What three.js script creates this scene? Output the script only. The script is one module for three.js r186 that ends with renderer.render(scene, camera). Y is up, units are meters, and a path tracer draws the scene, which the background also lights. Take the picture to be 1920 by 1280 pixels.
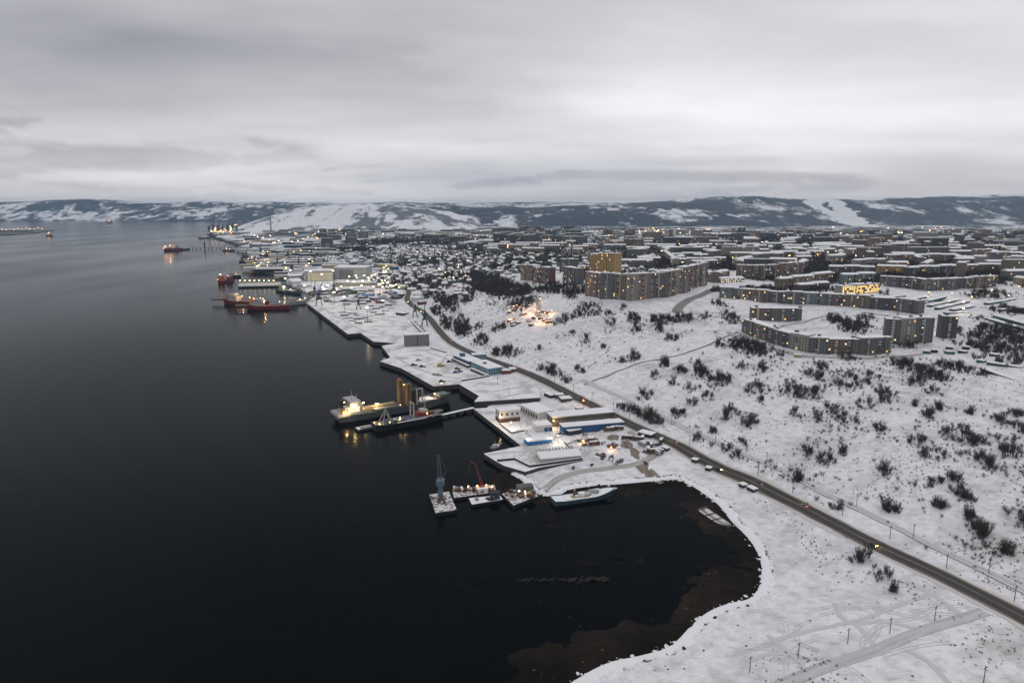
import * as THREE from 'three';
import { mergeGeometries } from 'three/addons/utils/BufferGeometryUtils.js';

// ---------------------------------------------------------------- camera, sky, sun, exposure
const scene = new THREE.Scene();
const EYE = 190, PITCH = 0.19652, FOCAL = 1281;               // metres above the water, radians down, lens for a 1920 x 1280 frame
const camera = new THREE.PerspectiveCamera(2 * Math.atan(640 / FOCAL) * 180 / Math.PI, 1.5, 1, 40000);
camera.position.set(0, EYE, 0);
camera.rotation.x = -PITCH;
const renderer = new THREE.WebGLRenderer({ antialias: true });
renderer.toneMapping = THREE.LinearToneMapping;
renderer.toneMappingExposure = 1.0;
renderer.shadowMap.enabled = true;
scene.fog = new THREE.FogExp2(new THREE.Color().setRGB(0.48, 0.74, 1.0), 3.6e-5);

const clamp = (x, a, b) => x < a ? a : x > b ? b : x, lerp = (a, b, t) => a + (b - a) * t;
const sstep = (a, b, x) => { const t = clamp((x - a) / (b - a), 0, 1); return t * t * (3 - 2 * t); };
function hash(i, j) { let h = (Math.imul(i, 374761393) + Math.imul(j, 668265263)) | 0; h = Math.imul(h ^ (h >>> 13), 1274126177); h ^= h >>> 16; return (h >>> 0) / 4294967296; }
function vnoise(x, y) {
  const i = Math.floor(x), j = Math.floor(y), fx = x - i, fy = y - j, s = fx * fx * (3 - 2 * fx), t = fy * fy * (3 - 2 * fy);
  const a = hash(i, j), b = hash(i + 1, j), c = hash(i, j + 1), d = hash(i + 1, j + 1);
  return a + (b - a) * s + (c - a) * t + (a - b - c + d) * s * t;
}
function fbm(x, y, n = 4, g = 0.5) { let a = 1, s = 0, w = 0; for (let k = 0; k < n; k++) { s += a * vnoise(x, y); w += a; a *= g; const q = x * 1.62 - y * 1.2 + 17.3; y = x * 1.2 + y * 1.62 + 9.1; x = q; } return s / w; }
function rng(seed) { let s = seed >>> 0; return () => { s = (s + 0x6D2B79F5) | 0; let t = Math.imul(s ^ (s >>> 15), 1 | s); t = (t + Math.imul(t ^ (t >>> 7), 61 | t)) ^ t; return ((t ^ (t >>> 14)) >>> 0) / 4294967296; }; }

const SKY = 51.9, SKY2 = 27.3;
{ // winter overcast: stratus sheets with darker scud, an even dome all round
  const W = 2048, H = 1024, data = new Float32Array(W * H * 4);
  for (let r = 0; r < H; r++) {
    const up = ((r + 0.5) / H - 0.5) * Math.PI, y = Math.sin(up), c = Math.cos(up);
    for (let k = 0; k < W; k++) {
      const a = ((k + 0.5) / W - 0.5) * 2 * Math.PI, x = Math.cos(a) * c, z = Math.sin(a) * c, o = (r * W + k) * 4;
      let v = 0.5, warm = 0, blue = 0;
      if (y > 0) {
        const q = 1 / (y + 0.07), u = x * q, w = z * q;
        const sheet = fbm(u * 0.36 + SKY2, w * 0.42 + 8.7, 6, 0.52), band = fbm(u * 0.2 + 40 + sheet * 1.2, w * 0.6 + 3 + sheet * 1.4, 5, 0.52), scud = fbm(u * 0.9 + SKY + band, w * 0.7 + 5, 7, 0.58), clear = sstep(0.5, 0.66, fbm(u * 0.35 + 70, w * 0.16 + 2, 3)) * Math.exp(-(((y - 0.035) / 0.02) ** 2));
        v = 0.538 + (sheet - 0.5) * 0.36 + (band - 0.5) * 0.36 - sstep(0.50, 0.60, scud) * sstep(0.42, 0.55, vnoise(u * 0.3 + 2, w * 0.3 + 1)) * 0.13 + (scud - 0.5) * 0.10 - clear * 0.05; blue = clear;
        const low = Math.exp(-y * 26);
        v += 0.035 * Math.exp(-(((y - 0.11) / 0.06) ** 2)) - 0.035 * sstep(0.16, 0.3, y);
        v = lerp(v, 0.51, low * 0.55);
        warm = low;
      }
      const d = v - 0.5;
      v *= 1.27;
      data[o] = v * (0.978 + warm * 0.06 - blue * 0.07);
      data[o + 1] = v * (0.985 - warm * 0.004 - blue * 0.02);
      data[o + 2] = v * (1.025 - warm * 0.02 + blue * 0.03 + 0.055 * Math.max(0, -d) / 0.2);
      data[o + 3] = 1;
    }
  }
  const sky = new THREE.DataTexture(data, W, H, THREE.RGBAFormat, THREE.FloatType);
  sky.mapping = THREE.EquirectangularReflectionMapping; sky.magFilter = THREE.LinearFilter; sky.needsUpdate = true;
  scene.background = sky; scene.environment = sky;
}
const sun = new THREE.DirectionalLight(new THREE.Color().setRGB(1, 0.97, 0.95), 0.55);
sun.position.set(600, 900, -1500); sun.target.position.set(200, 0, -900);
sun.castShadow = true; sun.shadow.radius = 60; sun.shadow.mapSize.set(2048, 2048);
Object.assign(sun.shadow.camera, { left: -2500, right: 2500, top: 2500, bottom: -2500, near: 10, far: 8000 });
scene.add(sun, sun.target);

// ---------------------------------------------------------------- helpers
const names = {};
function numbered(n) { const k = names[n] = (names[n] ?? -1) + 1; return k ? n + '_' + String(k).padStart(3, '0') : n; }
function tag(o, label, category, group) { o.userData.label = label; o.userData.category = category; if (group) o.userData.group = group; return o; }
function structure(o) { o.userData.kind = 'structure'; return o; }
function mesh(name, geo, mat, parent = scene) { const m = new THREE.Mesh(geo, mat); m.name = parent === scene ? numbered(name) : name; m.castShadow = m.receiveShadow = true; parent.add(m); return m; }
function thing(name, label, category, group, x = 0, y = 0, z = 0, turn = 0) {
  const o = new THREE.Group(); o.name = numbered(name); o.position.set(x, y, z); o.rotation.y = turn; tag(o, label, category, group); scene.add(o); return o;
}
function copyOf(src, x, y, z, turn, label, group, scale) {
  const o = src.clone(); o.name = numbered(src.name.replace(/_\d{3}$/, '')); o.userData = { ...src.userData }; o.position.set(x, y, z); o.rotation.y = turn; if (label) o.userData.label = label; if (group) o.userData.group = group; if (scale) o.scale.setScalar(scale); scene.add(o); return o;
}
const rgb = (r, g, b) => new THREE.Color().setRGB(r, g, b);
function std(r, g, b, rough = 0.85, extra = {}) { return new THREE.MeshStandardMaterial({ color: rgb(r, g, b), roughness: rough, ...extra }); }
function glow(r, g, b, k) { return new THREE.MeshStandardMaterial({ color: rgb(0.02, 0.02, 0.02), emissive: rgb(r, g, b), emissiveIntensity: k, roughness: 1 }); }

class MB { // gathers faces, then makes one geometry; uv in metres
  constructor() { this.p = []; this.uv = []; this.n = []; this.i = []; }
  quad(a, b, c, d) {
    const e1 = [b[0] - a[0], b[1] - a[1], b[2] - a[2]], e2 = [d[0] - a[0], d[1] - a[1], d[2] - a[2]];
    let n = [e1[1] * e2[2] - e1[2] * e2[1], e1[2] * e2[0] - e1[0] * e2[2], e1[0] * e2[1] - e1[1] * e2[0]]; const l = Math.hypot(...n) || 1; n = n.map((v) => v / l);
    const o = this.p.length / 3, lu = Math.hypot(...e1), lv = Math.hypot(...e2);
    for (const [q, u, v] of [[a, 0, 0], [b, lu, 0], [c, lu, lv], [d, 0, lv]]) { this.p.push(...q); this.n.push(...n); this.uv.push(u, v); }
    this.i.push(o, o + 1, o + 2, o, o + 2, o + 3); return this;
  }
  tri(a, b, c) { return this.quad(a, b, c, c); }
  box(x, y, z, sx, sy, sz, turn = 0) { // y is the underside
    const c = Math.cos(turn), s = Math.sin(turn), P = (u, v, w) => [x + u * c + w * s, y + v, z - u * s + w * c], a = sx / 2, b = sz / 2;
    const q = [P(-a, 0, b), P(a, 0, b), P(a, 0, -b), P(-a, 0, -b), P(-a, sy, b), P(a, sy, b), P(a, sy, -b), P(-a, sy, -b)];
    return this.quad(q[0], q[1], q[5], q[4]).quad(q[1], q[2], q[6], q[5]).quad(q[2], q[3], q[7], q[6]).quad(q[3], q[0], q[4], q[7]).quad(q[4], q[5], q[6], q[7]).quad(q[3], q[2], q[1], q[0]);
  }
  beam(a, b, r, r2 = r, n = 4) { // a tapered bar between two points
    const A = new THREE.Vector3(...a), B = new THREE.Vector3(...b), d = B.clone().sub(A).normalize(), u = new THREE.Vector3(0, 1, 0); if (Math.abs(d.y) > 0.9) u.set(1, 0, 0);
    const s = u.cross(d).normalize(), t = d.clone().cross(s), ring = (c, r) => Array.from({ length: n }, (_, k) => { const f = (k + 0.5) / n * 2 * Math.PI; return c.clone().addScaledVector(s, Math.cos(f) * r).addScaledVector(t, Math.sin(f) * r).toArray(); });
    const P = ring(A, r), Q = ring(B, r2);
    for (let k = 0; k < n; k++) { const m = (k + 1) % n; this.quad(P[k], P[m], Q[m], Q[k]); }
    for (let k = 1; k < n - 1; k++) { this.tri(P[0], P[k + 1], P[k]); this.tri(Q[0], Q[k], Q[k + 1]); }
    return this;
  }
  prism(pts, y0, y1) { // pts: [x, z] counter-clockwise seen from above
    const sh = THREE.ShapeUtils.triangulateShape(pts.map(([x, z]) => new THREE.Vector2(x, z)), []), n = pts.length;
    let area = 0; for (let k = 0; k < n; k++) { const a = pts[k], b = pts[(k + 1) % n]; area += a[0] * b[1] - b[0] * a[1]; }
    for (let k = 0; k < n; k++) { let a = pts[k], b = pts[(k + 1) % n]; if (area > 0) [a, b] = [b, a]; this.quad([a[0], y0, a[1]], [b[0], y0, b[1]], [b[0], y1, b[1]], [a[0], y1, a[1]]); }
    return this;
  }
  cap(pts, y) {
    const sh = THREE.ShapeUtils.triangulateShape(pts.map(([x, z]) => new THREE.Vector2(x, z)), []);
    for (const [a, b, c] of sh) { const A = pts[a], B = pts[b], C = pts[c], up = (B[1] - A[1]) * (C[0] - A[0]) - (B[0] - A[0]) * (C[1] - A[1]) > 0, o = this.p.length / 3;
      for (const q of up ? [A, B, C] : [A, C, B]) { this.p.push(q[0], y, q[1]); this.n.push(0, 1, 0); this.uv.push(q[0], q[1]); } this.i.push(o, o + 1, o + 2); }
    return this;
  }
  geo() {
    const g = new THREE.BufferGeometry(); g.setAttribute('position', new THREE.Float32BufferAttribute(this.p, 3)); g.setAttribute('normal', new THREE.Float32BufferAttribute(this.n, 3)); g.setAttribute('uv', new THREE.Float32BufferAttribute(this.uv, 2)); g.setIndex(this.i); return g;
  }
  build(name, mat, parent) { return mesh(name, this.geo(), mat, parent); }
}
const box = (x, y, z, sx, sy, sz, t) => new MB().box(x, y, z, sx, sy, sz, t);

function texture(size, f, srgb = false) { // f(i, j) -> [r, g, b] in 0..1
  const d = new Uint8Array(size * size * 4); for (let j = 0; j < size; j++) for (let i = 0; i < size; i++) { const c = f(i, j), o = (j * size + i) * 4; d[o] = clamp(c[0] * 255, 0, 255); d[o + 1] = clamp(c[1] * 255, 0, 255); d[o + 2] = clamp(c[2] * 255, 0, 255); d[o + 3] = 255; }
  const t = new THREE.DataTexture(d, size, size); t.wrapS = t.wrapT = THREE.RepeatWrapping; t.magFilter = THREE.LinearFilter; if (srgb) t.colorSpace = THREE.SRGBColorSpace; t.needsUpdate = true; return t;
}
function tiling(size, cells, seed, oct = 4, gain = 0.5) { // tileable noise, 0..1
  const out = new Float32Array(size * size); let w = 0;
  for (let o = 0, c = cells, a = 1; o < oct; o++, c *= 2, a *= gain) { w += a;
    for (let j = 0; j < size; j++) for (let i = 0; i < size; i++) { const x = i / size * c, y = j / size * c, X = Math.floor(x), Y = Math.floor(y), s = sstep(0, 1, x - X), t = sstep(0, 1, y - Y), h = (p, q) => hash(((p % c) + c) % c + seed * 131, ((q % c) + c) % c + o * 977);
      out[j * size + i] += a * lerp(lerp(h(X, Y), h(X + 1, Y), s), lerp(h(X, Y + 1), h(X + 1, Y + 1), s), t); } }
  return out.map((v) => v / w);
}

// where a point of the photograph's frame lies in the place: on a level plane, or on the ground
const CP = Math.cos(PITCH), SP = Math.sin(PITCH);
function ray(px, py) { const u = (px - 960) / FOCAL, v = -(py - 640) / FOCAL; return [u, -SP + v * CP, CP + v * SP]; } // x, y, depth
function onLevel(px, py, h) { const [x, y, d] = ray(px, py), t = (h - EYE) / y; return [x * t, d * t]; }
// ---------------------------------------------------------------- the lie of the land
// shoreline, followed from the near beach to the head of the fjord; n = beach, q = quay wall
const COAST = [
  [900, 1480, 'n'], [1020, 1340, 'n'], [1106, 1277, 'n'], [1154, 1253, 'n'], [1211, 1240, 'n'], [1264, 1224, 'n'], [1290, 1205, 'n'], [1309, 1184, 'n'], [1342, 1155, 'n'], [1377, 1140, 'n'], [1417, 1130, 'n'], [1438, 1110, 'n'], [1446, 1076, 'n'], [1441, 1046, 'n'], [1421, 1011, 'n'],
  [1386, 976, 'n'], [1360, 945, 'n'], [1334, 925, 'n'], [1303, 906, 'n'], [1272, 894, 'n'], [1224, 896, 'n'], [1167, 901, 'n'], [1110, 905, 'n'], [1060, 913, 'n'], [1034, 924, 'n'], [1012, 920, 'n'], [998, 905, 'n'], [984, 894, 'n'], [967, 885, 'n'], [946, 873, 'q'], [934, 867, 'q'], [907, 850, 'q'],
  [936, 841, 'q'], [978, 836, 'q'], [888, 766, 'q'], [889, 753, 'q'], [898, 742, 'q'], [861, 720, 'q'], [813, 724, 'q'], [752, 690, 'q'], [712, 677, 'q'], [732, 670, 'q'], [715, 648, 'q'], [740, 643, 'q'], [700, 640, 'q'], [676, 624, 'q'], [652, 626, 'q'], [576, 569, 'q'], [560, 567, 'q'], [578, 553, 'q'], [545, 537, 'q'],
  [530, 532, 'q'], [524, 520, 'q'], [500, 511, 'q'], [470, 505, 'q'], [455, 495, 'q'], [450, 483, 'q'], [455, 472, 'q'], [447, 465, 'q'], [436, 458, 'q'], [418, 452, 'q'], [395, 446, 'q'], [388, 438, 'q'], [400, 432, 'q'], [440, 426, 'q'], [470, 420, 'q'], [492, 413, 'q'], [515, 408, 'q'], [525, 404.5, 'q'],
].map(([px, py, k]) => { const [x, d] = onLevel(px, py, k === 'n' ? 0.8 : 4); return { x, d, k }; });
const LAND = [...COAST.map((c) => [c.x, c.d]), [-2600, 17000], [16000, 17000], [16000, 60], [-60, 60]];
function inside(poly, x, d) { let c = false; for (let i = 0, j = poly.length - 1; i < poly.length; j = i++) { const a = poly[i], b = poly[j]; if ((a[1] > d) !== (b[1] > d) && x < (b[0] - a[0]) * (d - a[1]) / (b[1] - a[1]) + a[0]) c = !c; } return c; }
function toLine(x, d, ax, ad, bx, bd) { const ux = bx - ax, ud = bd - ad, t = clamp(((x - ax) * ux + (d - ad) * ud) / (ux * ux + ud * ud), 0, 1); return Math.hypot(x - ax - ux * t, d - ad - ud * t); }
function shore(x, d) { // signed distance to the shoreline (inland positive) and its kind
  let best = 1e9, k = 'n';
  for (let i = 0; i < COAST.length - 1; i++) { const a = COAST[i], b = COAST[i + 1]; if (Math.min(a.d, b.d) - best > d || Math.max(a.d, b.d) + best < d) continue; const r = toLine(x, d, a.x, a.d, b.x, b.d); if (r < best) { best = r; k = a.k === 'q' && b.k === 'q' ? 'q' : 'n'; } }
  return [inside(LAND, x, d) ? best : -best, k];
}
// spot heights: place in the photograph, metres above the water
const SPOTS = [
  [1920, 1165, 11], [1640, 1025, 9.5], [1400, 900, 9], [1200, 803, 8.5], [1000, 704, 8], [880, 663, 8], [820, 610, 9], [770, 560, 10], [1500, 1200, 5], [1750, 1230, 8], [1330, 1260, 3.5], [1550, 1050, 6], [1350, 880, 6], [1200, 860, 5], [1080, 850, 4.5], [1100, 780, 5],
  [1950, 1060, 15], [1750, 960, 16], [1550, 870, 14], [1920, 900, 27], [1920, 760, 43], [1700, 800, 31], [1500, 730, 33], [1300, 740, 22], [1150, 700, 18], [1050, 680, 16], [1530, 668, 40], [1390, 622, 43], [1250, 650, 36], [1120, 640, 28], [1000, 630, 20], [920, 610, 14], [1300, 598, 50], [1100, 566, 56], [1200, 565, 58], [1320, 540, 62],
  [990, 570, 40], [1000, 530, 52], [1130, 525, 60], [900, 560, 25], [920, 530, 36], [850, 580, 14], [840, 540, 16], [1690, 650, 42], [1800, 640, 47], [1920, 640, 52], [1740, 600, 52], [1600, 572, 57], [1420, 562, 57], [1760, 545, 64], [1900, 530, 68], [1920, 580, 60], [1600, 520, 68], [1400, 510, 66], [1900, 490, 72], [1650, 485, 70], [1450, 480, 68], [1250, 490, 60],
  [760, 520, 9], [650, 540, 5], [620, 500, 5], [700, 590, 5], [740, 620, 5.5], [500, 480, 5], [560, 470, 7], [700, 480, 14], [820, 490, 22], [940, 490, 35], [1050, 480, 44], [1180, 465, 50], [650, 450, 22], [800, 455, 36], [950, 450, 38], [1100, 445, 40], [1300, 450, 52], [1600, 450, 52], [1850, 450, 50],
  [450, 440, 5], [550, 432, 12], [750, 432, 22], [1000, 430, 24], [1300, 428, 20], [1600, 428, 18], [1900, 430, 20], [700, 415, 14], [1100, 415, 12], [1700, 412, 12], [2300, 700, 60], [2300, 1000, 30], [2300, 450, 60],
].map(([px, py, h]) => { const [x, d] = onLevel(px, py, h); return { a: x / d * 1.3, b: Math.log(d), h }; });
const tpsK = (r2) => r2 < 1e-12 ? 0 : 0.5 * r2 * Math.log(r2);
const TPS = (() => { // thin plate through the spot heights
  const n = SPOTS.length, m = n + 3, A = Array.from({ length: m }, () => new Float64Array(m + 1));
  for (let i = 0; i < n; i++) { for (let j = 0; j < n; j++) A[i][j] = tpsK((SPOTS[i].a - SPOTS[j].a) ** 2 + (SPOTS[i].b - SPOTS[j].b) ** 2) + (i === j ? 0.004 : 0); const w = [1, SPOTS[i].a, SPOTS[i].b]; for (let k = 0; k < 3; k++) A[i][n + k] = A[n + k][i] = w[k]; A[i][m] = SPOTS[i].h; }
  for (let c = 0; c < m; c++) { let p = c; for (let r = c; r < m; r++) if (Math.abs(A[r][c]) > Math.abs(A[p][c])) p = r; [A[c], A[p]] = [A[p], A[c]]; for (let r = 0; r < m; r++) if (r !== c) { const f = A[r][c] / A[c][c]; if (f) for (let k = c; k <= m; k++) A[r][k] -= f * A[c][k]; } }
  return A.map((r, i) => r[m] / r[i]);
})();
function plate(x, d) { const a = x / d * 1.3, b = Math.log(d), n = SPOTS.length; let s = TPS[n] + TPS[n + 1] * a + TPS[n + 2] * b; for (let i = 0; i < n; i++) { const p = SPOTS[i], u = a - p.a, v = b - p.b; s += TPS[i] * tpsK(u * u + v * v); } return s; }

// quay slabs: corners in the photograph, top height
const QUAYS = [
  { h: 4, c: [[907, 850], [977, 835.5], [1062, 830], [1094, 862], [1010, 876], [985, 884], [946, 873], [934, 867]] },
  { h: 4.1, c: [[888, 766], [978, 836], [1066, 830], [1130, 806], [1060, 775], [1013, 757]] },
  { h: 7.5, c: [[889, 753], [898, 742], [861, 720], [940, 709], [985, 714], [1012, 730], [1013, 745]] },
  { h: 5, c: [[861, 720], [813, 724], [752, 690], [712, 677], [732, 670], [715, 648], [759, 641], [806, 650], [850, 668], [905, 692], [940, 709]] },
  { h: 5.1, c: [[740, 643], [700, 640], [676, 624], [652, 626], [576, 569], [600, 561], [690, 572], [760, 592], [800, 622], [806, 644]] },
].map((q) => ({ h: q.h, c: q.c.map(([px, py]) => onLevel(px, py, q.h)) }));
const ROAD_MAIN = [[2100, 1258], [1920, 1159], [1780, 1087], [1640, 1021], [1520, 959], [1400, 899.5], [1300, 852.5], [1200, 804], [1100, 755], [1000, 705], [940, 682], [890, 664], [850, 645], [825, 622], [805, 597], [790, 583], [772, 572], [763, 560], [766, 549], [762, 540], [748, 530], [738, 520]];
const YARD = [[1205, 868, 13, 9], [1190, 848, 9, 8], [1222, 880, 14, 8], [1175, 836, 12, 7], [1150, 822, 12, 5], [1235, 890, 10, 4]].map(([px, py, r, s]) => { const [x, d] = onLevel(px, py, 5), [x2] = onLevel(px + r, py, 5), [, d2] = onLevel(px, py - s, 5); return [x, d, x2 - x, d2 - d]; });

// the ground sheet: rows by distance, columns by bearing
const NR = 620, NC = 560, B0 = Math.log(105), B1 = Math.log(16500), A0 = -0.98, A1 = 1.2;
const HGT = new Float32Array(NR * NC), SHO = new Float32Array(NR * NC), roadWorld = [];
for (const [px, py] of ROAD_MAIN) { const [x, d] = onLevel(px, py, 9); roadWorld.push([x, d]); }
for (let r = 0; r < NR; r++) for (let c = 0; c < NC; c++) {
  const d = Math.exp(B0 + (B1 - B0) * r / (NR - 1)), x = d * (A0 + (A1 - A0) * c / (NC - 1)), [s, k] = shore(x, d); let h;
  SHO[r * NC + c] = k === 'n' ? s : s + 1000;
  if (s < -90) { HGT[r * NC + c] = -6; continue; }
  const p = Math.max(3, plate(x, d));
  if (k === 'q' && d < 1750) h = s < 6 ? -5 : lerp(lerp(-4, 3.1, sstep(6, 15, s)), p, sstep(22, 60, s));
  else if (k === 'q') h = lerp(-3, lerp(2.5, p, sstep(10, 120, s)), sstep(-6, 6, s));
  else if (s < 0) h = 0.55 + s * 0.0235 + (fbm(x * 0.03, d * 0.03, 6, 0.62) - 0.5) * 1.5 * sstep(0, -10, s);
  else h = lerp(0.9, p, sstep(0, 50, s)) + 0.55 * Math.exp(-(((s - 4) / 3) ** 2)) * (0.4 + fbm(x * 0.12, d * 0.12, 2));
  if (s > 8) {
    let rd = 1e9; if (d < 1800) for (let i = 0; i < roadWorld.length - 1; i++) rd = Math.min(rd, toLine(x, d, ...roadWorld[i], ...roadWorld[i + 1]));
    const rough = sstep(10, 32, rd) * sstep(8, 50, s) * sstep(4, 12, p);
    h += rough * ((fbm(x * 0.018, d * 0.018, 3) - 0.5) * 8 + (fbm(x * 0.09 + 7, d * 0.09, 3) - 0.5) * 1.5) * sstep(4000, 1500, d);
    if (d > 1500) h += (fbm(x * 0.0035, d * 0.0035, 4) - 0.5) * 14 * sstep(1500, 3000, d) * sstep(30, 300, s);
  }
  if (k === 'q' || s < 160) for (const q of QUAYS) if (inside(q.c, x, d)) h = Math.min(h, q.h - 0.9);
  HGT[r * NC + c] = h;
}
function groundMesh(x, d) {
  const r = clamp((Math.log(d) - B0) / (B1 - B0) * (NR - 1), 0, NR - 1.001), c = clamp((x / d - A0) / (A1 - A0) * (NC - 1), 0, NC - 1.001), i = Math.floor(r), j = Math.floor(c), s = r - i, t = c - j, o = i * NC + j;
  return lerp(lerp(HGT[o], HGT[o + 1], t), lerp(HGT[o + NC], HGT[o + NC + 1], t), s);
}
function ground(x, d) { let h = groundMesh(x, d); for (const q of QUAYS) if (q.h > h && inside(q.c, x, d)) h = q.h; return Math.max(h, 0); }
function at(px, py) { // the point of the ground seen there: [x, y, depth]
  const [x, y, d] = ray(px, py); let t = 150, step;
  for (let k = 0; k < 1500; k++) { const h = ground(x * t, d * t), gap = EYE + y * t - h; if (gap < 0.02) break; t += Math.max(0.05, gap * 0.45); if (t > 16000) break; }
  return [x * t, ground(x * t, d * t), d * t];
}

// materials of the setting
const nA = tiling(1024, 14, 1, 6, 0.78), nB = tiling(1024, 6, 2, 6, 0.5);
const snowTex = texture(1024, (i, j) => { const a = nA[j * 1024 + i], b = nB[((j * 3) % 1024) * 1024 + (i * 3) % 1024], st = nB[(j * 9 % 1024) * 1024 + ((i * 2 + j) % 1024)], v = 0.91 + (a - 0.5) * 0.62 + (b - 0.5) * 0.16 - 0.16 * sstep(0.6, 0.75, st); return [v, v * 1.0, v * 1.0]; });
const snowBump = texture(1024, (i, j) => { const v = nA[j * 1024 + i] * 0.7 + nB[j * 1024 + i] * 0.3; return [v, v, v]; });
const snowGround = new THREE.MeshPhysicalMaterial({ specularIntensity: 0.12, color: rgb(0.815, 0.81, 0.835), vertexColors: true, roughness: 0.95, map: snowTex, bumpMap: snowBump, bumpScale: 1.2 });
const snow = std(0.80, 0.795, 0.815, 0.95), quayTex = texture(1024, (i, j) => { const a = nA[j * 1024 + i], b = nB[j * 1024 + i], t = sstep(0.50, 0.62, b * 0.6 + a * 0.4) * 0.34, v = 0.92 + (a - 0.5) * 0.5; return [v * (1 - t), v * (1 - t * 1.12), v * (1 - t * 1.22)]; }), snowQuay = new THREE.MeshStandardMaterial({ color: rgb(0.84, 0.83, 0.85), roughness: 0.95, map: quayTex, bumpMap: snowBump, bumpScale: 0.6 });
{ // ground sheet
  const pos = new Float32Array(NR * NC * 3), uv = new Float32Array(NR * NC * 2), col = new Float32Array(NR * NC * 3), idx = [];
  for (let r = 0; r < NR; r++) for (let c = 0; c < NC; c++) {
    const o = r * NC + c, d = Math.exp(B0 + (B1 - B0) * r / (NR - 1)), x = d * (A0 + (A1 - A0) * c / (NC - 1)), h = HGT[o]; pos.set([x, h, -d], o * 3); uv.set([x / 72, d / 72], o * 2);
    let C = [1, 1, 1]; const natural = SHO[o] < 500, s = natural ? SHO[o] : SHO[o] - 1000;
    if (natural && s < 0.6 + (fbm(x * 0.3, d * 0.3, 2) - 0.5) * 2.5) { const m = fbm(x * 0.06 + 3, d * 0.06, 4), e = fbm(x * 0.02, d * 0.02, 3); C = [0.006 + 0.07 * m * e, 0.005 + 0.047 * m * e, 0.004 + 0.032 * m * e]; }
    else if (!natural && h < 2.6) C = [0.05, 0.045, 0.04];
    else {
      const g = fbm(x * 0.012 + 5, d * 0.012, 4), t = fbm(x * 0.07 + 31, d * 0.07 + 4, 3), scour = sstep(0.5, 0.72, t) * sstep(0.45, 0.62, g);
      const bare = sstep(0.52, 0.66, fbm(x * 0.03 + 90, d * 0.05 + 20, 5, 0.62)); C = [1 - 0.20 * scour - 0.13 * bare, 1 - 0.23 * scour - 0.13 * bare, 1 - 0.26 * scour - 0.12 * bare]; // wind-scoured crust and old ice
      if (d > 1250) { const w = fbm(x * 0.006 + 50, d * 0.0042 + 9, 4), v = fbm(x * 0.03 + 7, d * 0.02, 3), wood = d + (v - 0.5) * 900 > 1500 ? sstep(0.47, 0.53, w * 0.6 + v * 0.4) : 0; C = C.map((q, k) => lerp(q, [0.06, 0.065, 0.07][k], wood * 0.92)); }
    }
    col.set(C, o * 3);
    if (r && c) { const a = o - NC - 1, b = o - NC, e = o - 1; if (Math.max(HGT[a], HGT[b], HGT[e], h) > -3.4) idx.push(a, b, o, a, o, e); }
  }
  const g = new THREE.BufferGeometry(); g.setAttribute('position', new THREE.BufferAttribute(pos, 3)); g.setAttribute('uv', new THREE.BufferAttribute(uv, 2)); g.setAttribute('color', new THREE.BufferAttribute(col, 3)); g.setIndex(idx); g.computeVertexNormals();
  structure(mesh('ground', g, snowGround));
}
{ // the fjord
  const n = tiling(1024, 10, 5, 6, 0.6), m = tiling(1024, 5, 6, 3, 0.5);
  const bump = texture(1024, (i, j) => { const v = n[j * 1024 + i]; return [v, v, v]; }), rough = texture(1024, (i, j) => { const v = 0.55 + (m[j * 1024 + i] - 0.5) * 0.8; return [v, v, v]; });
  const rgh = rough.clone(); rgh.repeat.set(0.12, 0.05); rgh.needsUpdate = true;
  const water = new THREE.MeshPhysicalMaterial({ color: rgb(0.002, 0.0025, 0.003), roughness: 0.23, ior: 1.33, specularIntensity: 0.06, bumpMap: bump, bumpScale: 0.25, roughnessMap: rgh });
  const g = new THREE.PlaneGeometry(34000, 17200, 1, 1); g.rotateX(-Math.PI / 2); g.translate(0, 0, -8300); const uv = g.attributes.uv, p = g.attributes.position; for (let i = 0; i < 4; i++) uv.setXY(i, p.getX(i) / 90, p.getZ(i) / 90);
  structure(mesh('water', g, water));
}
// quays: snow deck, concrete wall, fender line
const concrete = std(0.045, 0.043, 0.042, 0.9), darkWall = std(0.022, 0.021, 0.021, 0.9);
for (const q of QUAYS) {
  const o = new THREE.Group(); o.name = numbered('quay'); structure(o); scene.add(o);
  const ring = q.c.map(([x, d]) => [x, -d]);
  new MB().prism(ring, -5, q.h - 0.25).build('quay_wall', concrete, o);
  const cx = ring.reduce((s, p) => s + p[0], 0) / ring.length, cz = ring.reduce((s, p) => s + p[1], 0) / ring.length, deck = ring.map(([x, z]) => [cx + (x - cx) * 0.9985, cz + (z - cz) * 0.9985]);
  const g = new MB().prism(deck, q.h - 0.25, q.h).cap(deck, q.h).geo(), uv = g.attributes.uv, p = g.attributes.position; for (let i = 0; i < uv.count; i++) uv.setXY(i, p.getX(i) / 90, p.getZ(i) / 90);
  mesh('snow_deck', g, snowQuay, o);
}
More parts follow.
